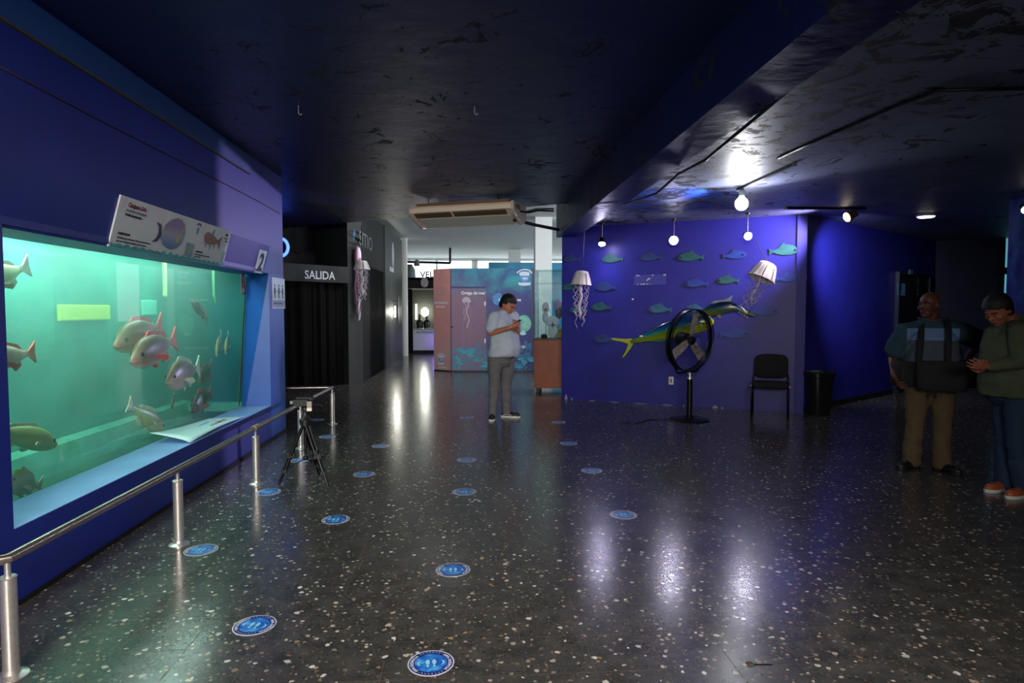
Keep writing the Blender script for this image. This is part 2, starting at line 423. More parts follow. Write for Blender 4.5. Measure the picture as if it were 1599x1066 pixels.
# ---------- door and window in the right hand walls ----------
mb = MB(); a = AW(1395, 613, c0, A3); b = AW(1441, 613, c0, A3); a.z = b.z = 0
def onw2(p, z=0.0, off=0.0): return V((p.x, p.y, z)) - n2*off
dk = mat('door_black', rgb(12, 12, 15), 0.5)
dc = (a+b)/2; dw = (b-a).length
Rw2 = Matrix((d2, n2, V((0, 0, 1)))).transposed()
mb.box(onw2(dc, 1.08, 0.02), (dw, 0.05, 2.16), Rw2); dr = struct(mb.build('door_1', dk))
fb = MB()
fb.box(onw2(a, 1.1, 0.03)-d2*0.03, (0.05, 0.07, 2.24), Rw2); fb.box(onw2(b, 1.1, 0.03)+d2*0.03, (0.05, 0.07, 2.24), Rw2); fb.box(onw2(dc, 2.2, 0.03), (dw+0.12, 0.07, 0.05), Rw2)
fb.build('door_frame', mat('dark_frame', rgb(30, 36, 44), 0.4), parent=dr)
d3 = (V((A4[0], A4[1], 0))-V((A3[0], A3[1], 0))).normalized(); n3 = V((-d3.y, d3.x, 0)); Rw3 = Matrix((d3, n3, V((0, 0, 1)))).transposed()
pane = mat('dim_daylit_glass', rgb(60, 140, 165), 0.3, emit=(0.12, 0.40, 0.52, 1), es=0.75)
wl = AW(1563, 420, A3, A4); wr = AW(1600, 420, A3, A4); zt = AW(1570, 367, A3, A4).z; zm = AW(1570, 423, A3, A4).z; zb = AW(1570, 486, A3, A4).z
mid = (wl+wr)/2; ww = (wr-wl).length
fb = MB(); fb.box(V((mid.x, mid.y, (zt+zb)/2))-n3*0.01, (ww, 0.03, zt-zb), Rw3); wn = struct(fb.build('window_6', pane))
fb = MB()
for z, h in ((zt+0.04, 0.1), (zm, 0.13), (zb, 0.1)): fb.box(V((mid.x, mid.y, z))-n3*0.04, (ww+0.2, 0.06, h), Rw3)
for q in (wl, wr, mid+d3*0.02): fb.box(V((q.x, q.y, (zt+zb)/2))-n3*0.04, (0.09, 0.06, zt-zb+0.1), Rw3)
fb.build('window_frame', dk, parent=wn)
# painted round column at the right edge
def mural_col():
    m = bpy.data.materials.new('painted_column_mural'); m.use_nodes = True; t = NT(m)
    n = t.noise(1.7, 6, dist=1.5); c = t.ramp(n, [(0.3, rgb(20, 30, 90)), (0.45, rgb(60, 50, 150)), (0.55, rgb(52, 92, 165)), (0.7, rgb(90, 130, 190))])
    t.l(c, t.b.inputs['Base Color']); t.b.inputs['Roughness'].default_value = 0.6; return m
mb = MB(); cc = AY(1580, 325, 7.5)
mb.lathe([(0.36, 0), (0.36, 2.92)], (cc.x+0.45, 7.5, 0), n=40); col = mb.build('trim_8', mural_col(), smooth='auto'); struct(col)
# ---------- aquarium ----------
def tank_mat(name, a, b, scale=1.2):
    m = bpy.data.materials.new(name); m.use_nodes = True; t = NT(m)
    t.l(t.ramp(t.noise(scale, 5, dist=0.5), [(0.3, a), (0.72, b)]), t.b.inputs['Base Color']); t.b.inputs['Roughness'].default_value = 0.7
    t.b.inputs['Specular IOR Level'].default_value = 0.2
    return m
tankwall = tank_mat('algae_green_tank_wall', rgb(30, 120, 104), rgb(64, 165, 140))
tankfloor = tank_mat('algae_green_tank_floor', rgb(36, 84, 62), rgb(66, 120, 86), 3)
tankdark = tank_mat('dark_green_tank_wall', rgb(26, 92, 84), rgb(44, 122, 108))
ledge = tank_mat('pale_green_ledge', rgb(90, 175, 150), rgb(120, 205, 175), 5)
def cuboid(x0, x1, y0, y1, z0, z1):
    mb = MB(); mb.box(((x0+x1)/2, (y0+y1)/2, (z0+z1)/2), (abs(x1-x0), abs(y1-y0), abs(z1-z0))); return mb
TZ = 0.2
tank = thing('fish_tank', 'large aquarium tank lit green, set into the blue wall behind the steel rail', 'aquarium', (-3.0, 5.45, TZ))
mb = MB(); mb.box((XB-0.025, (YA+YT)/2+0.03, 1.29), (0.05, YT-YA, 2.24)); mb.build('back_wall', tankwall, tank, world=True)
mb = MB(); mb.box(((XB+XG)/2, YT+0.05, 1.29), (XG-XB, 0.05, 2.24)); mb.build('side_wall', tankdark, tank, world=True)
mb = MB(); mb.box(((XB+XG)/2, YA+0.045, 1.29), (XG-XB, 0.05, 2.24)); mb.build('side_wall', tankwall, tank, world=True)
mb = MB(); mb.box(((XB+XG)/2, (YA+YT)/2+0.03, TZ-0.02), (XG-XB, YT-YA, 0.04)); mb.build('tank_floor', tankfloor, tank, world=True)
mb = MB(); mb.box(((XB+XG)/2, (YA+YT)/2+0.03, 2.40), (XG-XB, YT-YA, 0.04)); mb.build('tank_lid', M['white_wall'], tank, world=True)
mb = MB()
mb.add([(XB, YA+0.08, TZ), (XB+0.12, YA+0.08, TZ), (XB+0.10, YA+0.08, 0.42), (XB, YA+0.08, 0.45), (XB, YT, TZ), (XB+0.10, YT, TZ), (XB+0.08, YT, 0.42), (XB, YT, 0.44)],
       [(0, 1, 2, 3), (4, 7, 6, 5), (0, 4, 5, 1), (1, 5, 6, 2), (2, 6, 7, 3), (3, 7, 4, 0)])
mb.build('rock_ledge', ledge, tank, world=True)
mb = MB(); mb.box(((XB+XG)/2, YT-0.03, 0.36), (XG-XB, 0.10, 0.10)); mb.build('end_ledge', ledge, tank, world=True)
for (y, z, w, h, c) in [(5.9, 1.50, 0.75, 0.14, rgb(205, 225, 60)), (7.03, 1.55, 0.30, 0.16, rgb(120, 235, 200))]:
    mb = MB(); mb.box((XB+0.02, y, z), (0.03, w, h)); mb.build('caustic_patch', mat('caustic_patch_paint', c, 0.6), tank, world=True, bevel=0.01)  # caustic light in the tank, painted as coloured boxes on the back wall
mb = MB(); mb.tube([(XB+0.08, 7.27, 2.3), (XB+0.08, 7.27, 1.78), (XB+0.10, 7.22, 1.70), (XB+0.14, 7.14, 1.68)], 0.025); mb.build('inlet_pipe', mat('pale_pipe', rgb(190, 220, 120), 0.4), tank, world=True, smooth=True)
mb = MB(); mb.tube([(-2.93, 7.52, 2.3), (-2.93, 7.52, 1.7), (-2.90, 7.50, 1.60)], 0.018); mb.build('inlet_pipe', mat('green_pipe', rgb(90, 170, 110), 0.4), tank, world=True, smooth=True)
# the black sealing strip round the glass
mb = MB(); mb.add([(XG+0.006, 7.47, 0.41), (XG+0.013, 7.47, 0.41), (XG+0.013, 7.492, 0.41), (XG+0.006, 7.492, 0.41), (XG+0.006, 7.785, 1.93), (XG+0.013, 7.785, 1.93), (XG+0.013, 7.81, 1.93), (XG+0.006, 7.81, 1.93)], [(0,1,2,3), (4,7,6,5), (0,4,5,1), (1,5,6,2), (2,6,7,3), (3,7,4,0)]); mb.build('glass_seal', M['black_plastic'], tank, world=True)
# glass: partly clear, partly mirror-like
def clear(name, tint=(0.93, 0.98, 0.97, 1), ior=1.5, rough=0.02, refl=1.0):
    m = bpy.data.materials.new(name); m.use_nodes = True; t = NT(m); t.t.nodes.remove(t.b)
    tr = t.n('ShaderNodeBsdfTransparent'); tr.inputs[0].default_value = tint
    gl = t.n('ShaderNodeBsdfGlossy'); gl.inputs['Roughness'].default_value = rough
    fr = t.n('ShaderNodeFresnel'); fr.inputs['IOR'].default_value = ior
    mx = t.n('ShaderNodeMixShader'); gm = t.n('ShaderNodeNewGeometry'); t.l(t.math('MULTIPLY', t.math('MULTIPLY', fr.outputs[0], refl), t.math('SUBTRACT', 1.0, gm.outputs['Backfacing'])), mx.inputs[0]); t.l(tr.outputs[0], mx.inputs[1]); t.l(gl.outputs[0], mx.inputs[2]); t.l(mx.outputs[0], t.out.inputs['Surface'])
    return m
M['glass'] = clear('clear_glass')
mb = MB(); mb.box((XG-0.002, (YA+YT)/2+0.03, 1.08), (0.012, YT-YA-0.02, 1.84)); mb.build('glass_pane', M['glass'], tank, world=True)
# water: a clear tinting body with a little milkiness
wm = bpy.data.materials.new('green_aquarium_water'); wm.use_nodes = True; t = NT(wm); t.t.nodes.remove(t.b)
tr = t.n('ShaderNodeBsdfTransparent'); t.l(tr.outputs[0], t.out.inputs['Surface'])
ab = t.n('ShaderNodeVolumeAbsorption'); ab.inputs['Color'].default_value = (0.25, 0.85, 0.68, 1); ab.inputs['Density'].default_value = 0.30
sc = t.n('ShaderNodeVolumeScatter'); sc.inputs['Color'].default_value = (0.48, 0.85, 0.76, 1); sc.inputs['Density'].default_value = 0.34; sc.inputs['Anisotropy'].default_value = 0.2
ad = t.n('ShaderNodeAddShader'); t.l(ab.outputs[0], ad.inputs[0]); t.l(sc.outputs[0], ad.inputs[1]); t.l(ad.outputs[0], t.out.inputs['Volume'])
mb = MB(); mb.box(((XB+XG)/2-0.004, (YA+YT)/2+0.045, (TZ+1.99)/2), (XG-XB-0.03, YT-YA-0.1, 1.99-TZ-0.005))
water = mb.build('water', wm, None); water.location = (0, 0, 0)
for p in water.data.vertices: p.co -= tank.location
water.parent = tank; water['kind'] = 'stuff'

# ---------- fish ----------
def fish_body_mat(name, back, side, belly):
    m = bpy.data.materials.new(name); m.use_nodes = True; t = NT(m)
    x, y, z = t.sep(); n = t.noise(14, 3); zz = t.math('MULTIPLY_ADD', t.math('SUBTRACT', n, 0.5), 0.05, z)
    c = t.ramp(t.math('MULTIPLY_ADD', zz, 4.0, 0.5), [(0.12, belly), (0.42, side), (0.85, back)])
    v = t.n('ShaderNodeTexVoronoi'); v.inputs['Scale'].default_value = 90; t.l(t.coord(), v.inputs['Vector'])
    t.l(t.mix(t.math('MULTIPLY', v.outputs['Distance'], 0.35), c, back), t.b.inputs['Base Color'])
    t.b.inputs['Roughness'].default_value = 0.35; return m
fin_red = mat('red_brown_fin', rgb(225, 84, 44), 0.5, vary=0.25, vscale=25)
fin_pale = mat('pale_fin', rgb(215, 205, 170), 0.5, vary=0.2, vscale=25)
eye_m = mat('dark_eye', rgb(20, 16, 14), 0.15)
eye_y = mat('pale_eye_ring', rgb(210, 190, 120), 0.3)
def fish_parts(root, L, Ht, Wd, bodym, finm, prof=None, tailspan=1.0, fork=0.35, dorsal=0.22, local=True):
    """fish along local X, head at -X, unit length L"""
    prof = prof or [(0, .05, .0), (.04, .30, -.03), (.12, .62, -.01), (.22, .90, .03), (.34, 1.0, .04), (.48, .93, .03), (.6, .74, .02), (.7, .52, .0), (.78, .32, -.01), (.84, .24, -.01), (.88, .27, -.01)]
    mb = MB(); R = []
    for (u, h, off) in prof:
        x = (u-0.5)*L; hw = Wd/2*min(1, h*1.05)*(0.35 if u > .8 else 1)
        R.append(mb.ring(V((x, 0, off*Ht)), V((0, hw, 0)), V((0, 0, Ht/2*h)), 20))
    mb.loft(R); body = mb.build('body', bodym, root, smooth=True)
    th = 0.006*L/0.4
    xt = (0.86-0.5)*L; s = Ht*0.42*tailspan
    mb = MB(); mb.prism([(xt-0.02*L, -0.10*Ht), (xt+0.02*L, 0.12*Ht), (xt+0.13*L, s), (xt+(0.14-fork*0.14)*L+0.02*L, 0), (xt+0.13*L, -s), (xt+0.02*L, -0.14*Ht)][::-1], th, (0, th/2, 0))
    mb.build('tail_fin', finm, root)
    zt = Ht*0.5
    mb = MB(); mb.prism([(-0.2*L, zt*0.93), (-0.13*L, zt*1.08+dorsal*zt), (-0.03*L, zt*1.02+dorsal*zt), (0.08*L, zt*.86+dorsal*zt*.8), (0.2*L, zt*.62+dorsal*zt*.9), (0.26*L, zt*.42), (0.1*L, zt*.55), (-0.1*L, zt*.8)][::-1], th, (0, th/2, 0)); mb.build('dorsal_fin', finm, root)
    mb = MB(); mb.prism([(0.08*L, -zt*.62), (0.15*L, -zt*1.12), (0.24*L, -zt*.8), (0.22*L, -zt*.4)], th, (0, th/2, 0)); mb.build('anal_fin', finm, root)
    for sd_ in (-1, 1):
        mb = MB(); o = V((-0.17*L, sd_*Wd*0.46, -0.1*Ht)); u = V((0.9, sd_*0.35, -0.3)).normalized()
        mb.prism([(0, 0.04*Ht), (0.13*L, 0.10*Ht), (0.17*L, 0.0), (0.12*L, -0.1*Ht), (0, -0.06*Ht)], th*0.6, o, u, (0, 0, 1)); mb.build('pectoral_fin', finm, root)
        mb = MB(); mb.ell((-0.37*L, sd_*Wd*0.30, 0.10*Ht), (0.022*L, 0.012*L, 0.022*L), n=12, m=8); e = mb.build('eye', eye_m, root, smooth=True)
        mb = MB(); o = V((-0.12*L, sd_*0.12*Wd, -zt*.9)); mb.prism([(0, 0.05*Ht), (0.09*L, -0.14*Ht), (0.11*L, -0.02*Ht), (0.06*L, 0.04*Ht)], th*.6, o, (1, 0, 0), (0, sd_*0.3, 1)); mb.build('pelvic_fin', finm, root)
    # mouth line
    mb = MB(); mb.tube([(-0.497*L, 0.0, -0.03*Ht), (-0.46*L, Wd*0.17, -0.06*Ht), (-0.43*L, Wd*0.25, -0.1*Ht)], 0.003*L/0.4, 6); mb.tube([(-0.497*L, 0.0, -0.03*Ht), (-0.46*L, -Wd*0.17, -0.06*Ht), (-0.43*L, -Wd*0.25, -0.1*Ht)], 0.003*L/0.4, 6); mb.build('mouth', finm, root, smooth=True)
snapA = fish_body_mat('snapper_skin_pinkish', rgb(120, 96, 74), rgb(205, 160, 138), rgb(245, 205, 186))
snapB = fish_body_mat('snapper_skin_greenish', rgb(130, 140, 80), rgb(190, 200, 130), rgb(220, 225, 180))
snapC = fish_body_mat('snapper_skin_dark', rgb(70, 60, 40), rgb(120, 90, 60), rgb(170, 130, 95))
def dir_rot(hx, hy, tx, ty, X):
    """orient a fish so its head/tail project to the given places of the glass front plane X"""
    a = AX(hx, hy, X); b = AX(tx, ty, X); return a, b
FISH = [ # head px, tail px, plane X, height ratio, kind, finkind, label
 (178, 540, 254, 505, -2.93, .40, 'A', 'r', 'pinkish snapper with a red tail, upper and left one of the overlapping pair'),
 (204, 564, 276, 528, -2.78, .42, 'A', 'r', 'pinkish snapper with an orange-red tail, lower and right one of the overlapping pair'),
 (259, 596, 312, 572, -2.84, .48, 'A', 'p', 'small pinkish snapper below the tail of the overlapping pair'),
 (-60, 455, 47, 414, -2.82, .38, 'B', 'p', 'yellowish fish half hidden at the left edge, pale forked tail near the water surface'),
 (-50, 570, 56, 549, -2.85, .38, 'A', 'r', 'fish half hidden at the left edge with a reddish tail at mid height'),
 (90, 694, -25, 668, -2.85, .34, 'B', 'p', 'large yellow-green fish low in the left corner, head to the right'),
 (256, 672, 199, 630, -2.88, .40, 'B', 'p', 'green-grey spotted fish diving head down above the pale ledge'),
 (299, 640, 330, 612, -2.90, .50, 'C', 'r', 'dark orange-brown fish near the far bottom corner of the tank'),
 (338, 556, 346, 520, -2.8, .55, 'B', 'p', 'pale yellow fish by the right pane end, facing away with spread fins'),
 (352, 553, 357, 520, -2.76, .50, 'B', 'p', 'whitish fish behind the pale yellow one by the right pane end'),
 (309, 598, 331, 568, -2.95, .45, 'C', 'r', 'small dim fish with a reddish tail behind the small pinkish snapper'),
 (8, 752, 66, 758, -2.84, .55, 'B', 'p', 'pale round-bodied fish on the tank floor in the bottom left corner'),
 (300, 470, 324, 500, -2.98, .30, 'C', 'r', 'faint brown fish near the back wall under the waterline'),
 (268, 640, 272, 612, -3.2, .35, 'C', 'p', 'thin dim fish hanging upright near the back wall'),
]
for (hx, hy, tx, ty, X, hr, k, fk, lab) in FISH:
    a = AX(hx, hy, X); b = AX(tx, ty, X-0.04 if X > -3.1 else X); c = (a+b)/2; L = (b-a).length
    root = thing('snapper_fish', lab, 'fish', c, 0, 'fish in the tank')
    fish_parts(root, L, L*hr*0.72, L*0.15, {'A': snapA, 'B': snapB, 'C': snapC}[k], fin_red if fk == 'r' else fin_pale)
    d = (b-a).normalized(); z = V((0, 0, 1)); y = z.cross(d).normalized(); z = d.cross(y)
    root.rotation_mode = 'XYZ'; root.rotation_euler = Matrix((d, y, z)).transposed().to_euler()

# ---------- signs on the tank wall ----------
def face_mat(name, stops, scale=4, rough=0.5):
    m = bpy.data.materials.new(name); m.use_nodes = True; t = NT(m)
    t.l(t.ramp(t.noise(scale, 4, dist=1.0), stops), t.b.inputs['Base Color']); t.b.inputs['Roughness'].default_value = rough; return m
hu = V((0, 1, 0)); hv = (V((-2.25, 0, 2.25))-V((-2.335, 0, 1.935))).normalized(); hn = hu.cross(hv)
def hoodp(y, s, off=0.0): return V((-2.335, y, 1.935)) + hv*s + hn*off
sg = thing('fish_information_board', 'white tilted information board with two fish pictures above the tank', 'sign', hoodp(5.2, 0.0))
Y0, Y1, SH = 4.28, 6.19, 0.345
white_print = face_mat('white_marbled_print', [(0.35, rgb(196, 216, 210)), (0.6, rgb(214, 220, 222)), (0.75, rgb(208, 200, 212))], 3)
mb = MB(); mb.prism([(0, 0), (Y1-Y0, 0), (Y1-Y0, SH), (0, SH)], 0.012, hoodp(Y0, 0.0, -0.002), hu, hv); mb.build('panel', white_print, sg, world=True, bevel=0.003)
def on(y, s): return hoodp(Y0+y, s, 0.0145)
foil = mat('teal_seabed_print', rgb(70, 160, 165), 0.5, vary=0.3, vscale=20)
mb = MB(); n = 60; pts = [(0.005, 0.004)]+[(Y1-Y0-0.005, 0.004)]+[((Y1-Y0-0.005)*(1-i/n)+0.005*(i/n), 0.03+0.016*noise.noise(V((i*0.55, 1, 0)))+0.008*math.sin(i*1.9)) for i in range(n+1)]
mb.prism(pts, 0.001, on(0, 0), hu, hv); mb.build('seabed_print', foil, sg, world=True)
def picture(name, m, poly, y, s, rot=0, z=0.001):
    mb = MB(); c, si = math.cos(rot), math.sin(rot)
    mb.prism([(p[0]*c-p[1]*si, p[0]*si+p[1]*c) for p in poly], z, on(y, s), hu, hv); return mb.build(name, m, sg, world=True)
# the round surgeonfish picture: head right, crescent tail left
sm_ = bpy.data.materials.new('surgeonfish_print'); sm_.use_nodes = True; t = NT(sm_); x, y, z = t.sep()
t.l(t.ramp(t.math('MULTIPLY_ADD', z, 4.5, -0.15), [(0.0, rgb(60, 80, 130)), (0.35, rgb(110, 140, 175)), (0.6, rgb(160, 160, 175)), (0.9, rgb(140, 120, 160))]), t.b.inputs['Base Color'])
body = [(-0.20, 0.01), (-0.17, 0.07), (-0.10, 0.115), (-0.02, 0.14), (0.06, 0.14), (0.12, 0.11), (0.15, 0.06), (0.155, 0.01), (0.14, -0.04), (0.09, -0.08), (0.02, -0.105), (-0.06, -0.105), (-0.14, -0.085), (-0.19, -0.045)]
picture('surgeonfish_picture', sm_, body, 0.82, 0.17)
picture('surgeonfish_tail_picture', mat('dark_violet_print', rgb(48, 38, 74), 0.5), [(-0.21, 0.0), (-0.24, 0.055), (-0.31, 0.065), (-0.26, 0.035), (-0.245, -0.01), (-0.26, -0.05), (-0.31, -0.085), (-0.24, -0.075), (-0.2, -0.03)], 0.82, 0.175)
picture('surgeonfish_fin_picture', mat('yellow_print', rgb(200, 170, 70), 0.5), [(0.0, 0.02), (0.04, 0.035), (0.05, 0.0), (0.02, -0.02)], 0.86, 0.14, 0, 0.002)
picture('surgeonfish_fin_picture', mat('ochre_print', rgb(190, 150, 60), 0.5), [(-0.02, 0.02), (0.02, 0.03), (0.03, 0.005), (0.0, -0.005)], 0.93, 0.22, 0, 0.002)
mull = [(-0.16, 0.01), (-0.14, 0.045), (-0.08, 0.06), (0.0, 0.055), (0.08, 0.035), (0.14, 0.02), (0.22, 0.075), (0.20, 0.02), (0.22, -0.06), (0.14, -0.005), (0.06, -0.03), (-0.04, -0.045), (-0.12, -0.035)]
picture('mullet_picture', mat('brown_fish_print', rgb(140, 100, 92), 0.5, vary=0.3, vscale=15), mull, 1.50, 0.215, -0.05)
for k, (dx, dz, q) in enumerate([(-0.10, -0.03, -1), (0.0, -0.045, -1), (0.08, -0.03, -1), (0.0, 0.05, 1)]):
    picture('mullet_fin_picture', mat('grey_fin_print', rgb(120, 130, 128), 0.5), [(dx-0.012, dz), (dx+0.02, dz), (dx+0.02+0.012*q, dz+0.05*q), (dx+0.005, dz+0.045*q)], 1.50, 0.215)
picture('map_picture', mat('map_print', rgb(130, 160, 160), 0.5, vary=0.35, vscale=30), [(0, 0), (0.15, 0), (0.15, 0.11), (0, 0.11)], 1.05, 0.035)
picture('map_picture', mat('map_print_green', rgb(130, 165, 140), 0.5, vary=0.35, vscale=30), [(0, 0), (0.06, 0), (0.06, 0.11), (0, 0.11)], 1.81, 0.035)
picture('emblem_picture', mat('blue_emblem_print', rgb(80, 130, 190), 0.5), [(0, 0), (0.03, 0), (0.03, 0.05), (0, 0.05)], 1.18, 0.235)
picture('emblem_picture', mat('dark_emblem_print', rgb(60, 80, 100), 0.5), [(0, 0), (0.02, 0.022), (0.05, 0.03), (0.08, 0.022), (0.1, 0), (0.05, 0.012)], 1.15, 0.30)
T = lambda s, sz, m, y, v, **k: text(s, sz, m, on(y, v), hu, hv, sg, **k)
T('Cirujano Gris', 0.042, M['ink_red'], 0.10, 0.285, bold=0.0008)
T('(Acanthurus xanthopterus)', 0.024, M['ink_grey'], 0.09, 0.255)
T('Familia: Acanthuridae', 0.024, M['ink'], 0.09, 0.225, bold=0.0006)
T('ALIMENTACION:', 0.020, M['ink'], 0.06, 0.095, bold=0.0006)
T('Algas filamentosas, diatomeas y detritos que toma de la arena', 0.0175, M['ink'], 0.06, 0.068)
T('y las rocas. Tambien come hidroides y restos de peces.', 0.0175, M['ink'], 0.06, 0.045)
T('Lisa', 0.036, M['ink'], 1.78, 0.29, bold=0.0008); T('Mugil curema', 0.017, M['ink_grey'], 1.77, 0.262); T('Mugilidae', 0.017, M['ink'], 1.80, 0.235)
T('ALIMENTACION:', 0.018, M['ink'], 1.25, 0.085, bold=0.0006); T('Algas y materia organica que toma del fondo', 0.0165, M['ink'], 1.25, 0.062); T('arenoso o lodoso.', 0.0165, M['ink'], 1.25, 0.042)
# number plate 2
np_ = thing('number_plate', 'small white plate with a black number 2 at the right end of the tank hood', 'sign', hoodp(7.2, 0.0))
yA, yB = AX(397, 422, -2.33).y, AX(410, 425, -2.33).y
mb = MB(); mb.prism([(0, 0), (0.24, 0), (0.24, 0.26), (0, 0.26)], 0.006, hoodp(7.10, 0.0, -0.002), hu, hv); mb.build('plate', M['paper'], np_, world=True, bevel=0.002)
text('2', 0.27, M['ink'], hoodp(7.15, 0.035, 0.008), hu, hv, np_, name='numeral', bold=0.006)
# red and white round prohibition sticker pair on the glass
rs = thing('warning_sticker', 'red sticker with two small white circles in the upper right corner of the glass', 'sticker', AX(379, 446, XG+0.01))
ctr = AX(379.5, 443, XG+0.009)
mb = MB(); pl = []
for i in range(24):
    a_ = 2*PI*i/24; pl.append((0.055*math.cos(a_), (0.055*math.sin(a_))+(0.075 if math.sin(a_) > 0 else -0.075)))
mb.prism(pl, 0.002, ctr, (0, 1, 0), (0, 0, 1)); mb.build('backing', mat('dark_red_vinyl', rgb(190, 30, 50), 0.4), rs, world=True)
for dz in (0.07, -0.075):
    mb = MB(); mb.prism([(0.035*math.cos(2*PI*i/20), 0.035*math.sin(2*PI*i/20)) for i in range(20)], 0.001, ctr+V((0.0022, 0, dz)), (0, 1, 0), (0, 0, 1)); mb.build('symbol', M['paper'], rs, world=True)
mb = MB(); mb.prism([(-0.012, -0.03), (0.015, -0.03), (0.008, 0.03), (-0.012, 0.03)], 0.001, ctr+V((0.0022, 0, 0)), (0, 1, 0), (0, 0, 1)); mb.build('symbol_bar', M['paper'], rs, world=True)
# notice with three standing figures at the wall end
wc = thing('distance_notice', 'white notice with three black standing figures on the end of the tank wall', 'sign', (XW, 7.9, 1.54))
q0 = V((XW-0.001, 7.68, 1.545)); u_, v_ = V((0.02, 1, 0)).normalized(), V((0, 0, 1)); W_, H_ = 0.47, 0.37
mb = MB(); mb.prism([(0, 0), (W_, 0), (W_, H_), (0, H_)], 0.004, q0, u_, v_); mb.build('panel', M['paper'], wc, world=True)
mb = MB(); mb.prism([(0.01, 0.01), (W_-0.01, 0.01), (W_-0.01, 0.10), (0.01, 0.10)], 0.001, q0+V((0.0045, 0, 0)), u_, v_); mb.build('grey_band', mat('grey_band_print', rgb(150, 152, 168), 0.6), wc, world=True)
for k in range(3):
    x = 0.08+k*0.15; mb = MB()
    mb.prism([(x+0.016*math.cos(2*PI*i/14), 0.275+0.02*math.sin(2*PI*i/14)) for i in range(14)], 0.001, q0+V((0.0045, 0, 0)), u_, v_)
    mb.prism([(x-0.022, 0.25), (x-0.03, 0.18), (x-0.016, 0.18), (x-0.014, 0.12), (x+0.014, 0.12), (x+0.016, 0.18), (x+0.03, 0.18), (x+0.022, 0.25)], 0.001, q0+V((0.0045, 0, 0)), u_, v_)
    mb.build('standing_figure_print', M['ink'], wc, world=True)
for k in range(2):
    mb = MB(); mb.prism([(0.125+k*0.15, 0.205), (0.185+k*0.15, 0.205), (0.185+k*0.15, 0.213), (0.125+k*0.15, 0.213)], 0.001, q0+V((0.0045, 0, 0)), u_, v_); mb.build('arrow_print', M['ink'], wc, world=True)
text('MANTENGA SU DISTANCIA', 0.028, M['ink_grey'], q0+u_*0.03+v_*0.05, u_, v_, wc, lift=0.006)
# bent white notice lying on the sill
nt = thing('bent_notice_board', 'bent white notice board lying on the sill in front of the aquarium glass', 'sign', (-2.5, 6.0, 0.404))
cor = [G(265, 680, .41), G(333, 651, .41), G(367, 656, .41), G(316, 684, .41)]
mb = MB(); N = 10; vs = []; fs = []
A_, B_, C_, D_ = V((-2.655, 5.42, 0)), V((-2.655, 6.62, 0)), V((-2.335, 6.72, 0)), V((-2.335, 5.42, 0))
for i in range(N+1):
    s = i/N
    for j in range(N+1):
        r = j/N; p = A_*(1-s)*(1-r)+B_*s*(1-r)+C_*s*r+D_*(1-s)*r
        z = 0.41+0.085*((1-s)**3)*(1-r)**0.7+0.02*math.sin(s*PI)
        vs.append((p.x, p.y, z))
for i in range(N):
    for j in range(N): a_ = i*(N+1)+j; fs.append((a_, a_+1, a_+N+2, a_+N+1))
mb.add(vs, fs); o = mb.build('sheet', mat('pale_cyan_board', rgb(190, 222, 222), 0.5), nt, world=True, smooth=True)
md = o.modifiers.new('thick', 'SOLIDIFY'); md.thickness = 0.006; md.offset = 1
def sheetz(s, r): return 0.41+0.085*((1-s)**3)*(1-r)**0.7+0.02*math.sin(s*PI)
text('EVITE TOCAR EL CRISTAL', 0.062, M['ink_red'], V((-2.40, 5.72, 0.438)), (0, 1, 0), (-1, 0, 0), nt)
text('No golpear el acuario', 0.045, M['cyan_ink'], V((-2.50, 5.85, 0.442)), (0, 1, 0), (-1, 0, 0), nt)

# ---------- steel rail ----------
rl = thing('guard_rail', 'low brushed steel guard rail on posts in front of the aquarium', 'railing', (-1.86, 5.6, 0))
ys = [2.69, 4.17, 5.61, 7.04, 8.53]; xs = [-1.9, -1.88, -1.86, -1.85, -1.82]; RH = 0.495
for x, y in zip(xs, ys):
    mb = MB(); mb.cyl((x, y, 0.012), (x, y, RH-0.075), 0.030, n=24); p = mb.build('post', M['steel'], rl, world=True, smooth='auto')
    mb = MB(); mb.lathe([(0.0, 0), (0.062, 0), (0.062, 0.006), (0.034, 0.016), (0.031, 0.03)], (x, y, 0.0), n=28); mb.build('base_flange', M['steel'], p, smooth='auto'); f = COL.objects[-1]
    for v_i in f.data.vertices: v_i.co -= rl.location
    mb = MB(); mb.cyl((x, y, RH-0.075), (x, y, RH-0.01), 0.012, n=14); mb.lathe([(0.03, 0), (0.033, 0.004), (0.03, 0.008)], (x, y, RH-0.08), n=20); mb.build('pin', M['steel'], p, smooth='auto'); f = COL.objects[-1]
    for v_i in f.data.vertices: v_i.co -= rl.location
mb = MB(); mb.tube([(XW, 2.35, RH), (xs[0]-0.12, 2.60, RH), (xs[0], ys[0], RH), (xs[1], ys[1], RH), (xs[2], ys[2], RH), (xs[3], ys[3], RH), (xs[4], ys[4], RH)], 0.0215, n=18); mb.build('handrail', M['rail'], rl, world=True, smooth='auto')
mb = MB(); mb.tube([(xs[4], ys[4], RH), (-2.2, 8.50, RH), (-2.7, 8.46, RH), (-3.1, 8.43, RH)], 0.0215, n=18); mb.build('return_handrail', M['rail'], rl, world=True, smooth='auto')
mb = MB(); mb.cyl((xs[2], ys[2]-0.05, RH), (xs[2], ys[2]+0.07, RH), 0.0265, n=18); mb.build('joint_sleeve', mat('tan_tape', rgb(150, 130, 112), 0.5), rl, world=True, smooth='auto')
mb = MB(); mb.cyl((-2.7, 8.46, 0), (-2.7, 8.46, RH), 0.03, n=16); mb.build('post', M['steel'], rl, world=True, smooth='auto')
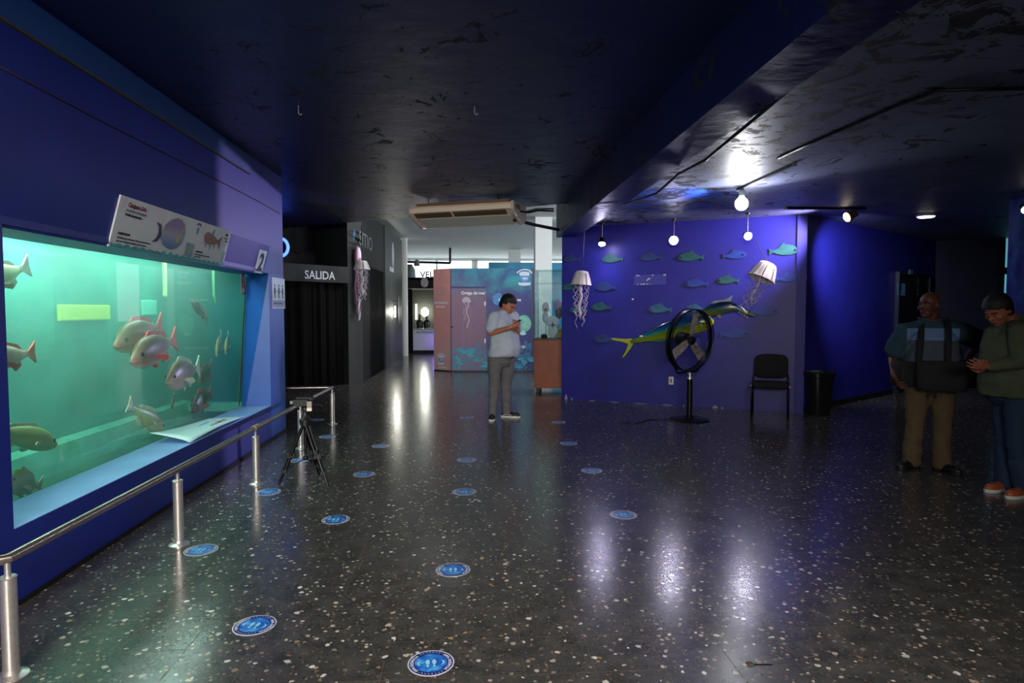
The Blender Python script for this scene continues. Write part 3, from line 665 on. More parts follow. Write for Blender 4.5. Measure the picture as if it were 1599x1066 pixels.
# ---------- round floor stickers ----------
def sticker_mat():
    m = bpy.data.materials.new('floor_sticker_print'); m.use_nodes = True; t = NT(m); x, y, z = t.sep()
    r = t.math('SQRT', t.math('ADD', t.math('MULTIPLY', x, x), t.math('MULTIPLY', y, y)))
    rr = t.math('DIVIDE', r, 0.1)
    n = t.noise(18, 3, dist=1)
    inner = t.ramp(n, [(0.35, rgb(20, 70, 170)), (0.52, rgb(40, 120, 205)), (0.7, rgb(90, 180, 225))])
    ang = t.math('ARCTAN2', y, x); s = t.math('SINE', t.math('MULTIPLY', ang, 36)); dots = t.math('LESS_THAN', t.math('ABSOLUTE', t.math('SUBTRACT', rr, 0.83)), 0.035)
    updn = t.math('GREATER_THAN', t.math('ABSOLUTE', y), 0.066)
    dmask = t.math('MULTIPLY', t.math('MULTIPLY', t.math('GREATER_THAN', s, 0.3), dots), updn)
    c = t.mix(t.math('GREATER_THAN', rr, 0.70), inner, rgb(22, 28, 92))
    c = t.mix(dmask, c, rgb(170, 180, 225))
    c = t.mix(t.math('GREATER_THAN', rr, 0.945), c, rgb(205, 205, 215))
    t.l(c, t.b.inputs['Base Color']); t.b.inputs['Roughness'].default_value = 0.3; return m
stk_m = sticker_mat(); ltr = mat('pale_lilac_print', rgb(205, 205, 225), 0.4); cyanp = mat('light_cyan_print', rgb(150, 200, 225), 0.4)
st = thing('floor_sticker', 'x', 'sticker', (0, 0, 0), 0, 'round floor stickers')
mb = MB(); mb.lathe([(0.1, 0.0), (0.1, 0.0012)], n=48); disc = mb.build('disc', stk_m, st)
def arc_text(s, r, a0, da, size):
    vs = []; fs = []
    for k, ch in enumerate(s):
        if ch == ' ': continue
        a = a0 - da*k; o = V((r*math.cos(a), r*math.sin(a), 0.0012)); u = V((math.sin(a), -math.cos(a), 0)); v = V((math.cos(a), math.sin(a), 0))
        q = text(ch, size, ltr, o, u, v, None, align='CENTER', bold=0.0004, lift=0.0003, ext=0.0002)
        b = len(vs); vs += [p.co[:] for p in q.data.vertices]; fs += [tuple(i+b for i in p.vertices) for p in q.data.polygons]
        me = q.data; bpy.data.objects.remove(q); bpy.data.meshes.remove(me)
    mb = MB(); mb.add(vs, fs); return mb
for a0_ in (PI+0.75, 0.75): arc_text('SANA DISTANCIA', 0.0755, a0_, 0.115, 0.019).build('lettering', ltr, st)
for sx in (-1, 1):   # two shoe soles and two ripples in the blue middle
    mb = MB(); mb.prism([(sx*0.014+0.009*math.cos(2*PI*i/18), 0.006+0.020*math.sin(2*PI*i/18)) for i in range(18)], 0.0004, (0, 0, 0.0012), (1, 0, 0), (0, 1, 0))
    mb.build('sole_print', cyanp, st); mb = MB(); mb.prism([(sx*0.014+0.006*math.cos(2*PI*i/14), -0.024+0.007*math.sin(2*PI*i/14)) for i in range(14)], 0.0004, (0, 0, 0.0012), (1, 0, 0), (0, 1, 0))
    mb.build('heel_print', cyanp, st); mb = MB(); mb.prism([(sx*0.045, -0.018), (sx*0.052, 0.0), (sx*0.045, 0.018), (sx*0.056, 0.012), (sx*0.06, 0), (sx*0.056, -0.012)], 0.0004, (0, 0, 0.0012), (1, 0, 0), (0, 1, 0))
    mb.build('ripple_print', cyanp, st)
STK = [((673, 1035), 'blue round floor sticker nearest the viewer, at the bottom edge of the view', 4),
 ((397.5, 976), 'blue round floor sticker second nearest, between the bottom one and the nearest rail post', -12),
 ((707.5, 889.5), 'blue round floor sticker just beyond the one at the bottom edge', 0),
 ((314, 858.5), 'blue round floor sticker beside the foot of the second rail post', -10),
 ((973.5, 803.5), 'blue round floor sticker nearest in the right hand row, by the lamp reflections', 5),
 ((524.5, 811), 'blue round floor sticker in front of the tripod, alone in the middle left', -5),
 ((725, 767.5), 'blue round floor sticker third in the middle row', 0),
 ((419.5, 768), 'blue round floor sticker just left of the tripod, beside the third rail post', -8),
 ((568.5, 740), 'blue round floor sticker right of the tripod, the nearer of two there', 0),
 ((924, 734.5), 'blue round floor sticker second in the right hand row', 0),
 ((728.5, 717.5), 'blue round floor sticker in front of the standing man in pale shirt', 0),
 ((468, 718.5), 'blue round floor sticker seen between the tripod legs', 0),
 ((594.5, 696), 'blue round floor sticker right of the tripod, the farther of two there', 0),
 ((888, 692), 'blue round floor sticker third in the right hand row', 0),
 ((511, 681.5), 'blue round floor sticker in front of the far end post of the rail', 0),
 ((872, 659), 'blue round floor sticker farthest in the right hand row, by the blue wall', 0),
 ((729, 651.5), 'faint blue round floor sticker left of the standing man in pale shirt', 0),
 ((495, 655), 'faint blue round floor sticker behind the tripod head, near the rail corner', 0)]
for k, ((px, py), lab, rz) in enumerate(STK):
    p = G(px, py); p.z = 0.0005
    if k == 0: st.location = p; st.rotation_euler = (0, 0, math.radians(rz)); st['label'] = lab
    else: dup(st, p, math.radians(rz), lab)

# ---------- tripod ----------
tp = thing('tripod', 'black camera tripod standing on the floor beside the rail', 'tripod', (-1.42, 5.6, 0))
apex = V((-1.43, 5.60, 0.565)); feet = [G(436, 756), V((-1.38, 5.86, 0)), G(512, 760)]
for f in feet:
    d = (f-apex).normalized(); s = d.cross(V((0, 0, 1))).normalized(); a = apex+d*0.03; m1 = apex+(f-apex)*0.55; m2 = apex+(f-apex)*0.8
    mb = MB(); mb.cyl(a+s*0.019, m1+s*0.019, 0.013, n=10); mb.cyl(a-s*0.019, m1-s*0.019, 0.013, n=10); mb.cyl(m1-d*0.05, m2, 0.018, n=10); mb.cyl(m2-d*0.03, f+V((0, 0, .012)), 0.012, n=10)
    L = mb.build('leg', M['black_metal'], tp, world=True, smooth='auto')
    mb = MB(); mb.ell(f+V((0, 0, 0.013)), (0.013, 0.013, 0.013), n=12, m=8); o = mb.build('rubber_foot', M['black_plastic'], L, smooth=True)
    for q in o.data.vertices: q.co -= tp.location
    mb = MB(); mb.box(m1, (0.068, 0.034, 0.045)); mb.box(m2, (0.045, 0.036, 0.032)); o = mb.build('leg_clamp', M['black_plastic'], L, bevel=0.003)
    for q in o.data.vertices: q.co -= tp.location
mb = MB(); mb.lathe([(0.02, -0.06), (0.045, -0.05), (0.05, 0.0), (0.035, 0.02), (0.022, 0.04), (0.022, 0.07)], apex, n=20); mb.build('shoulder', M['black_plastic'], tp, world=True, smooth='auto')
mb = MB(); mb.cyl(apex+V((0, 0, -0.3)), apex+V((0, 0, 0.10)), 0.012, n=12); mb.build('centre_column', M['black_metal'], tp, world=True, smooth='auto')
mid = apex+V((0, 0, -0.34)); mb = MB(); mb.lathe([(0.02, -0.015), (0.025, 0.0), (0.02, 0.015)], mid, n=14)
for f in feet:
    mb.cyl(mid, apex+(f-apex)*0.78, 0.005, n=8)
mb.build('spreader', M['black_metal'], tp, world=True, smooth='auto')
hd = apex+V((0, 0, 0.13))
mb = MB(); mb.box(hd+V((-0.03, 0, 0.02)), (0.12, 0.07, 0.06)); mb.box(hd+V((0.0, 0, 0.062)), (0.14, 0.08, 0.018)); mb.cyl(hd+V((-0.10, 0.0, 0.02)), hd+V((0.06, 0, 0.02)), 0.022, n=16); mb.lathe([(0.03, -0.05), (0.03, -0.02)], hd, n=16)
mb.build('pan_head', M['black_plastic'], tp, world=True, bevel=0.005)
mb = MB(); mb.cyl(hd+V((-0.10, 0, 0.02)), hd+V((-0.125, 0, 0.02)), 0.016, n=12); mb.build('knob', M['grey_pipe'], tp, world=True, smooth='auto')
mb = MB(); mb.box(hd+V((0.05, -0.05, -0.005)), (0.042, 0.012, 0.085)); mb.build('quick_release_plate', mat('grey_plate', rgb(150, 135, 130), 0.5), tp, world=True, bevel=0.003)
mb = MB(); mb.box(hd+V((0.05, -0.058, -0.034)), (0.042, 0.004, 0.026)); mb.build('label_plate', mat('cream_label', rgb(235, 215, 200), 0.5), tp, world=True)
mb = MB(); mb.cyl(hd+V((0.02, 0, 0.02)), hd+V((0.06, 0.16, -0.03)), 0.008, n=10); mb.cyl(hd+V((0.055, 0.14, -0.025)), hd+V((0.08, 0.24, -0.055)), 0.013, n=10); mb.build('handle', M['black_plastic'], tp, world=True, smooth='auto')
# ---------- pedestal fan ----------
fc = AY(1078, 531, 8.54); fb_ = V((fc.x+0.0, 8.54, 0))
fan = thing('pedestal_fan', 'black pedestal fan with three grey blades in front of the blue wall', 'fan', fb_)
ya = math.radians(-30); fd = V((-math.sin(ya), -math.cos(ya), -0.10)).normalized(); fx = fd.cross(V((0, 0, 1))).normalized()*-1; fz = fx.cross(fd)*1.0
if fz.z < 0: fz = -fz
RF = 0.43
mb = MB(); mb.cyl(fb_+V((0, 0, 0.02)), fb_+V((0, 0, 0.58)), 0.038, n=20); mb.build('pole', M['black_metal'], fan, world=True, smooth='auto')
mb = MB(); mb.lathe([(0.0, 0), (0.27, 0), (0.275, 0.012), (0.25, 0.022), (0.06, 0.03), (0.045, 0.06)], fb_, n=36); mb.build('base', M['black_metal'], fan, world=True, smooth='auto')
mb = MB(); mb.cyl(fb_+V((0, 0, 0.58)), fb_+V((0, 0, 0.66)), 0.022, n=14); mb.lathe([(0.042, 0.57), (0.042, 0.60)], fb_, n=16); mb.build('neck', M['steel'], fan, world=True, smooth='auto')
mb = MB(); lo = fc-fz*(RF+0.0)
yk = [fc-fx*(RF+0.03)-fz*0.05, fc-fx*(RF+0.0)-fz*0.18, fc-fx*0.20-fz*(RF+0.02), fc+fx*0.20-fz*(RF+0.02), fc+fx*(RF+0.0)-fz*0.18, fc+fx*(RF+0.03)-fz*0.05]
mb.tube(yk, 0.014, n=8); mb.build('yoke', M['black_metal'], fan, world=True, smooth='auto')
mb = MB(); mb.cyl(fb_+V((0, 0, 0.64)), fc-fz*(RF+0.02), 0.014, n=10); mb.build('tilt_joint', M['steel'], fan, world=True, smooth='auto')
mb = MB()
def circ(r, off, n=48): return [fc+fd*off+fx*(r*math.cos(2*PI*i/n))+fz*(r*math.sin(2*PI*i/n)) for i in range(n)]
for off in (-0.05, 0.05): mb.tube(circ(RF, off), 0.0085, n=6, closed=True)
mb.loft([circ(RF-0.003, -0.028), circ(RF-0.003, 0.028), circ(RF+0.003, 0.028), circ(RF+0.003, -0.028)], closed=True)
mb.build('guard_rim', M['black_metal'], fan, world=True, smooth='auto')
for nm, sg_ in (('front_grille', 1), ('rear_grille', -1)):
    mb = MB()
    for r, o in ((0.34, 0.10), (0.25, 0.115), (0.16, 0.125), (0.08, 0.13)): mb.tube(circ(r, sg_*o, 40), 0.0016, n=4, closed=True)
    for i in range(44):
        a = 2*PI*i/44; e = fx*math.cos(a)+fz*math.sin(a)
        mb.tube([fc+fd*sg_*0.13+e*0.06, fc+fd*sg_*0.115+e*0.25, fc+fd*sg_*0.05+e*RF], 0.0014, n=4)
    mb.build(nm, M['black_metal'], fan, world=True)
mb = MB(); mb.lathe([(0.001, 0.06), (0.05, 0.055), (0.062, 0.03), (0.062, -0.03), (0.04, -0.04)], fc, n=24, axis=fd); mb.build('hub', M['black_plastic'], fan, world=True, smooth='auto')
mb = MB(); mb.lathe([(0.02, -0.05), (0.09, -0.06), (0.095, -0.20), (0.05, -0.23), (0.001, -0.235)], fc, n=24, axis=fd); mb.build('motor', M['black_plastic'], fan, world=True, smooth='auto')
blade = mat('dusty_grey_blade', rgb(150, 142, 140), 0.5, vary=0.25, vscale=12)
for a in (80, 212, 318):
    a = math.radians(a); e = fx*math.cos(a)+fz*math.sin(a); s = fd.cross(e); tw = fd*0.12
    w = (s+tw).normalized()
    mb = MB(); mb.prism([(0.05, -0.035), (0.12, -0.062), (0.37, -0.072), (0.375, 0.066), (0.12, 0.055), (0.05, 0.03)], 0.004, fc, e, w); mb.build('blade', blade, fan, world=True, bevel=0.001)
cb = MB(); pts = [fb_+V((-0.05, -0.05, 0.03)), G(1062, 660)+V((0, 0, .008)), G(1040, 655)+V((0, 0, .008)), G(1012, 656)+V((0, 0, .008)), G(992, 662)+V((0, 0, .008)), G(978, 660)+V((0, 0, .01))]
pts[0].z = 0.03; cb.tube(pts, 0.006, n=6); cb.build('power_cord', M['cable'], fan, world=True, smooth=True)
cb = MB(); cb.box(G(973, 661)+V((0, 0, 0.014)), (0.05, 0.03, 0.026)); cb.build('plug', M['black_plastic'], fan, world=True, bevel=0.004)
# ---------- visitor chair ----------
ch = thing('visitor_chair', 'black upholstered visitor chair against the blue wall beside the bin', 'chair', (0, 0, 0))
fabric = mat('black_chair_fabric', rgb(34, 33, 34), 0.9, bump=0.3, bscale=300, bdist=0.001, spec=0.2)
W2 = 0.245
def cushion(name, mm, rings, par): mb = MB(); mb.loft(rings); return mb.build(name, mm, par, smooth=True)
mb = MB(); R = []
for (z, sx, sy) in [(0.415, .20, .20), (0.42, .235, .225), (0.44, .25, .235), (0.465, .25, .235), (0.485, .235, .22), (0.49, .19, .18)]:
    rg = mb.ring(V((0, 0.0, z)), V((sx, 0, 0)), V((0, sy, 0)), 36, 5); R.append([V((p.x, p.y, p.z-0.012*(1 if p.y < -0.15 else 0)*abs(p.y+0.15)*8)) for p in rg])
mb.loft(R); mb.build('seat', fabric, ch, smooth=True)
mb = MB(); R = []; tl = 0.22
for (yo, sx, sz) in [(-0.028, .19, .12), (-0.022, .225, .165), (-0.005, .235, .175), (0.015, .23, .17), (0.025, .20, .14)]:
    c = V((0, 0.235+yo, 0.70)); R.append([V((p.x, p.y+0.03*(p.x/0.22)**2*-1+(p.z-0.70)*tl, p.z)) for p in mb.ring(c, V((sx, 0, 0)), V((0, 0, sz)), 36, 4)])
mb.loft(R); mb.build('backrest', fabric, ch, smooth=True)
for sx in (-1, 1):
    mb = MB(); mb.tube([(sx*W2, -0.22, 0.0), (sx*W2, -0.22, 0.42), (sx*(W2-0.02), -0.20, 0.445)], 0.0125, n=10); mb.build('leg', M['black_metal'], ch, smooth=True)
    mb = MB(); mb.tube([(sx*W2, 0.26, 0.0), (sx*W2, 0.22, 0.42), (sx*(W2-0.01), 0.235, 0.55), (sx*(W2-0.05), 0.27, 0.68)], 0.0125, n=10); mb.build('leg', M['black_metal'], ch, smooth=True)
    mb = MB(); mb.ell((sx*(W2+0.01), -0.225, 0.445), (0.013, 0.013, 0.013)); mb.build('frame_cap', M['steel'], ch, smooth=True)
mb = MB(); mb.tube([(-W2, -0.2, 0.42), (-W2, 0.22, 0.42)], 0.0125); mb.tube([(W2, -0.2, 0.42), (W2, 0.22, 0.42)], 0.0125); mb.tube([(-W2, 0.0, 0.42), (W2, 0.0, 0.42)], 0.01); mb.build('frame', M['black_metal'], ch, smooth=True)
cp = AW(1204, 600, A1, A2)-nn*0.375; ch.rotation_euler = (0, 0, math.atan2(dd.y, dd.x)); ch.location = V((cp.x, cp.y, 0))
# ---------- waste bin ----------
bn = thing('waste_bin', 'tall black plastic waste bin beside the chair at the wall corner', 'bin', (5.10, 8.82, 0), math.radians(12))
mb = MB(); R = []
for z, a_, b_ in [(0.0, .125, .105), (0.01, .13, .11), (0.55, .165, .14), (0.56, .185, .158), (0.62, .19, .163), (0.62, .175, .148), (0.55, .155, .13), (0.03, .12, .10)]:
    R.append(mb.ring(V((0, 0, z)), V((a_, 0, 0)), V((0, b_, 0)), 32, 4.5))
mb.loft(R); mb.build('bin_body', mat('black_bin_plastic', rgb(24, 25, 24), 0.4), bn, smooth='auto')
mb = MB(); rr_ = [mb.ring(V((0, 0, 0.565)), V((.172, 0, 0)), V((0, .146, 0)), 32, 4.5), mb.ring(V((0, 0, 0.632)), V((.196, 0, 0)), V((0, .168, 0)), 32, 4.5), mb.ring(V((0, 0, 0.636)), V((.18, 0, 0)), V((0, .153, 0)), 32, 4.5), mb.ring(V((0, 0, 0.60)), V((.168, 0, 0)), V((0, .142, 0)), 32, 4.5)]
mb.loft(rr_, cap=False); mb.build('bag_rim', mat('black_bin_bag', rgb(30, 30, 31), 0.25, bump=0.6, bscale=25, bdist=0.01), bn, smooth=True)

# ---------- small iron floor anchor near the viewer ----------
p = G(1171, 1037); r = thing('floor_anchor', 'small rusty floor bolt with a thin flat bar, near the bottom edge right of centre', 'bolt', p)
mb = MB(); mb.lathe([(0.016, 0.0), (0.017, 0.004), (0.010, 0.007)], p, n=18); mb.build('bolt_head', M['rust'], r, world=True)
q = G(1207, 1038); mb = MB(); d_ = (q-p).normalized(); mb.box((p+q)/2+d_*0.008+V((0, 0, 0.002)), ((q-p).length-0.02, 0.005, 0.003), Matrix((d_, V((-d_.y, d_.x, 0)), V((0, 0, 1)))).transposed()); mb.build('flat_bar', M['black_metal'], r, world=True)
R_ = math.radians
A1v, A2v = V((*A1, 0)), V((*A2, 0))
wu = dd; wn_ = -nn           # wall direction and its normal into the room
def onw(px, py, off=0.0): return AW(px, py, A1, A2) + wn_*off
# ---------- relief fish cut-outs on the blue wall ----------
FSH = [(957, 405, 32, 1, 'g', 'bright teal cut-out fish lit by the left spotlight'), (946, 449, 32, 1, 't', 'dim teal cut-out fish below the lit one near the first jellyfish'),
 (889, 449, 24, 1, 'g', 'dark green cut-out fish left of the first jellyfish'), (904, 484, 28, 1, 'c', 'pale turquoise cut-out fish behind the tentacles of the first jellyfish'),
 (939, 480, 30, 1, 'g', 'dark green cut-out fish right of the first jellyfish tentacles'), (943, 530, 30, 1, 't', 'faint blue-green cut-out fish left of the yellow tail of the large fish model'),
 (1017, 402, 30, 1, 't', 'faint teal cut-out fish above the torn notice'), (1079, 402, 34, 1, 'g', 'dark green cut-out fish between the middle and right spotlights'),
 (1147, 399, 30, -1, 'b', 'blue cut-out fish below the right spotlight'), (1224, 392, 36, -1, 'g', 'green cut-out fish highest at the right end of the wall'),
 (1088, 443, 30, 1, 'b', 'faint blue cut-out fish in the middle of the wall'), (1137, 438, 28, 1, 'g', 'dark green cut-out fish left of the tilted jellyfish'),
 (1230, 435, 30, -1, 'b', 'blue cut-out fish right of the tilted jellyfish bell'), (1031, 483, 32, 1, 'c', 'teal cut-out fish above the fan, left of its rim'),
 (1086, 482, 26, 1, 'c', 'teal cut-out fish peeping out above the fan rim'), (1193, 487, 34, -1, 'b', 'blue cut-out fish behind the tail of the dark fish model'),
 (1147, 522, 38, -1, 'b', 'blue cut-out fish right of the fan'), (893, 405, 26, 1, 't', 'very faint teal cut-out fish above the first jellyfish bell')]
fm = {'g': mat('green_relief_paint', rgb(26, 84, 80), 0.5, vary=0.3, vscale=14), 't': mat('teal_relief_paint', rgb(26, 52, 104), 0.5, vary=0.3, vscale=14),
      'c': mat('turquoise_relief_paint', rgb(38, 94, 118), 0.5, vary=0.3, vscale=14), 'b': mat('blue_relief_paint', rgb(30, 58, 136), 0.5, vary=0.3, vscale=14)}
prof_f = [(-0.5, -0.02), (-0.42, 0.10), (-0.28, 0.19), (-0.1, 0.23), (0.08, 0.18), (0.24, 0.08), (0.36, 0.03), (0.5, 0.10), (0.46, -0.02), (0.48, -0.12), (0.34, -0.05), (0.2, -0.10), (0.02, -0.14), (-0.2, -0.14), (-0.38, -0.10)]
for (px, py, w, sgn, k, lab) in FSH:
    p = onw(px, py, 0.004); s = w/985*10.4*1.12
    r = thing('wall_fish', lab, 'wall decoration', p, 0, 'cut-out fish on the blue wall')
    mb = MB(); mb.prism([(q[0]*s*sgn, q[1]*s) for q in prof_f][::-1], 0.012, p, wu*1.0, (0, 0, 1)); mb.build('body', fm[k], r, world=True, bevel=0.003)
    mb = MB(); mb.prism([(-0.1*s*sgn, 0.19*s), (0.02*s*sgn, 0.30*s), (0.16*s*sgn, 0.13*s)], 0.008, p, wu, (0, 0, 1)); mb.build('dorsal_fin', fm[k], r, world=True)
    mb = MB(); mb.ell(p+wu*(-0.36*s*sgn)+V((0, 0, 0.03*s))+wn_*0.014, (0.012, 0.012, 0.012), n=8, m=6); mb.build('eye', M['black_plastic'], r, world=True)
# ---------- remains of a torn notice ----------
tn = thing('torn_notice', 'remains of a torn notice, thin frame with glue spots on the blue wall', 'sign', onw(1014, 437, 0.003))
mb = MB(); a = onw(990, 445, 0.003); wN, hN = (onw(1039, 430)-onw(989, 430)).length, onw(1014, 429).z-onw(1014, 445).z
mb.prism([(0, 0), (wN, 0), (wN, hN), (0, hN)], -0.002, V((a.x, a.y, a.z)), wu, (0, 0, 1)); mb.build('backing', mat('faded_blue_backing', rgb(58, 62, 142), 0.6), tn, world=True)
mb = MB(); random.seed(3)
glue = mat('glue_residue', rgb(190, 188, 190), 0.8)
spots = [(0.02+0.09*random.random(), hN-0.012) for _ in range(5)]+[(0.30+.02*random.random(), hN-0.01) for _ in range(2)]+[(wN-0.04+.03*random.random(), hN-0.01) for _ in range(2)]+[(random.random()*0.5*wN, 0.012) for _ in range(6)]+[(wN*0.45, hN*.55), (wN*0.48, hN*.6), (wN*0.42, hN*.45)]
for (x, z) in spots:
    r = 0.006+0.008*random.random(); o = V((a.x, a.y, a.z))+wn_*0.004
    mb.prism([(x+r*1.5*math.cos(2*PI*i/7), z+r*math.sin(2*PI*i/7)) for i in range(7)], -0.001, o, wu, (0, 0, 1))
g = mb.build('glue_spots', glue, tn, world=True); g['kind'] = 'stuff'
mb = MB(); o = onw(988, 467, 0.003); mb.prism([(0.018*math.cos(2*PI*i/7), 0.014*math.sin(2*PI*i/7)) for i in range(7)], -0.003, o, wu, (0, 0, 1)); tag(rebase(mb.build('glue_spot', glue), o), 'single pale glue spot on the blue wall below the torn notice', 'mark')
# sockets and switch
for nm, px, py, w, h, lab in [('wall_socket', 1048, 594, .075, .125, 'white wall socket low on the blue wall beside the fan'), ('wall_switch', 1257, 434, .045, .085, 'small white switch high beside the wall corner')]:
    p = onw(px, py, 0.001) if px < 1250 else AW(px, py, c0, A3)-n2*0.002
    uu, ww_ = (wu, wn_) if px < 1250 else (d2, -n2)
    r = thing(nm, lab, 'socket' if 'socket' in nm else 'switch', p)
    Rm = Matrix((uu, ww_, V((0, 0, 1)))).transposed()
    mb = MB(); mb.box(p+ww_*0.006, (w, 0.012, h), Rm); mb.build('plate', M['white_plastic'], r, world=True, bevel=0.003)
    mb = MB()
    mb.box(p+ww_*0.013+V((0, 0, 0.0)), (w*0.35, 0.004, h*0.5), Rm)
    mb.build('insert', M['ink_grey'], r, world=True)
mb = MB(); p = AW(1257, 440, c0, A3)-n2*0.008; mb.tube([p, V((p.x, p.y, 1.2)), V((p.x, p.y, 0.25))], 0.005, n=6); cd = mb.build('switch_cable', M['cable']); tag(rebase(cd, V((p.x, p.y, 0.25))), 'thin dark cable running down the wall corner from the white switch', 'cable')

# ---------- big fish models ----------
def model_fish(root, pts, hts, wds, bodym, n=22, up=V((0, 0, 1))):
    R = []
    for i, (p, h, w) in enumerate(zip(pts, hts, wds)):
        d = (pts[min(i+1, len(pts)-1)]-pts[max(i-1, 0)]).normalized(); y = wn_; z = (d.cross(y)).normalized()
        if z.z < 0: z = -z
        R.append([p+y*(w*math.cos(2*PI*k/n))+z*(h*math.sin(2*PI*k/n)*(1.0 if math.sin(2*PI*k/n) > 0 else 1.0)) for k in range(n)])
    mb = MB(); mb.loft(R); return mb.build('body', bodym, root, world=True, smooth=True)
def model_mat(name, stops, gz, k=2.9):
    m = bpy.data.materials.new(name); m.use_nodes = True; t = NT(m)
    uvn = t.coord('Object'); x, y, z = t.sep(uvn)
    # height across the body, measured square to its slanting length
    hgt = t.math('SUBTRACT', z, t.math('MULTIPLY', x, gz)); n = t.noise(7, 3)
    f = t.math('ADD', t.math('MULTIPLY_ADD', hgt, k, 0.5), t.math('MULTIPLY', t.math('SUBTRACT', n, 0.5), 0.12))
    t.l(t.ramp(f, stops), t.b.inputs['Base Color']); t.b.inputs['Roughness'].default_value = 0.22; t.b.inputs['Coat Weight'].default_value = 0.4; return m
cy = lambda px, py: onw(px, py, 0.14)
r = thing('mahi_mahi_model', 'large yellow and blue-green fish model on the blue wall, partly behind the fan', 'fish model', cy(1055, 512))
sp = [(988, 533), (1000, 530), (1015, 525), (1035, 518), (1055, 512), (1075, 507), (1095, 503), (1108, 502), (1116, 503)]
P = [cy(*q) for q in sp]
bm_ = model_mat('mahi_mahi_skin', [(0.0, rgb(200, 200, 60)), (0.30, rgb(150, 160, 26)), (0.47, rgb(90, 134, 36)), (0.56, rgb(18, 96, 128)), (0.75, rgb(10, 46, 88)), (1, rgb(8, 30, 60))], (cy(1100, 502).z-cy(995, 531).z)/(cy(1100, 502).x-cy(995, 531).x))
model_fish(r, P, [.028, .045, .075, .12, .15, .165, .16, .12, .03], [.02, .03, .045, .06, .07, .075, .075, .06, .015], bm_)
yel = mat('yellow_tail_paint', rgb(170, 176, 20), 0.35)
def finq(name, pts, m, par, th=0.01, off=0.14):
    Q = [onw(*q, off) for q in pts]; o = Q[0]; us = wu; mb = MB()
    mb.prism([((q-o).dot(us), q.z-o.z) for q in Q], th, o, us, (0, 0, 1)); return mb.build(name, m, par, world=True, bevel=0.003)
finq('tail_fin', [(990, 528), (978, 528.5), (957, 527), (960, 530), (975, 533), (984, 536), (981, 546), (974, 558), (978, 556), (988, 543), (992, 536)], yel, r)
finq('dorsal_fin', [(992, 528), (1010, 517), (1035, 504), (1060, 494), (1085, 486), (1100, 486), (1100, 496), (1060, 504), (1020, 518)], mat('dark_blue_fin_paint', rgb(16, 44, 84), 0.35), r)
finq('anal_fin', [(1006, 531), (1030, 528), (1050, 528), (1035, 534)], mat('green_fin_paint', rgb(30, 110, 90), 0.35), r)
mb = MB(); mb.ell(onw(1006, 524, 0.24), (0.03, 0.012, 0.012)); mb.build('glue_blob', M['white_plastic'], r, world=True, smooth=True)
mb = MB(); mb.cyl(cy(1050, 514), onw(1050, 514, 0), 0.012); mb.cyl(cy(1095, 504), onw(1095, 504, 0), 0.012); mb.build('mounting_rod', M['black_metal'], r, world=True)
c3 = lambda px, py: onw(px, py, 0.28)
r = thing('dark_fish_model', 'dark blue-green fish model with thin forked tail on the wall right of the fan', 'fish model', c3(1135, 480))
c3 = lambda px, py: onw(px, py, 0.28)
sp = [(1092, 492), (1100, 489), (1112, 485), (1128, 481), (1142, 479), (1152, 480), (1160, 484), (1167, 489), (1172, 491)]
P = [c3(*q) for q in sp]
dm = model_mat('dark_fish_skin', [(0.0, rgb(120, 130, 40)), (0.35, rgb(60, 88, 60)), (0.45, rgb(28, 74, 100)), (0.7, rgb(14, 40, 66)), (1, rgb(8, 22, 40))], 0.0, 4.5)
model_fish(r, P, [.02, .055, .085, .095, .085, .06, .04, .022, .012], [.02, .04, .05, .055, .05, .04, .025, .016, .01], dm)
dfm = mat('dark_fin_paint', rgb(14, 22, 40), 0.35)
off = 0.28
finq('tail_fin', [(1171, 489), (1176, 480), (1177, 488), (1184, 494), (1180, 494), (1172, 492)], dfm, r, off=off)
finq('dorsal_fin', [(1112, 474), (1118, 470), (1135, 468), (1146, 462), (1143, 471), (1130, 474)], mat('pale_spiny_fin', rgb(130, 150, 150), 0.4), r, off=off)
finq('pectoral_fin', [(1126, 488), (1130, 497), (1124, 496), (1121, 488)], mat('yellow_fin_paint', rgb(140, 140, 30), 0.4), r, off=off)
for k in range(5):
    q = (1150+k*4, 474.5+k*2.6); finq('finlet', [(q[0], q[1]+2.5), (q[0]+3, q[1]), (q[0]+4, q[1]+3)], yel, r, off=off)
    finq('finlet', [(q[0], q[1]+9), (q[0]+3, q[1]+12), (q[0]+4, q[1]+9)], yel, r, off=off)
mb = MB(); mb.cyl(c3(1130, 482), onw(1130, 482, 0), 0.012); mb.build('mounting_rod', M['black_metal'], r, world=True)

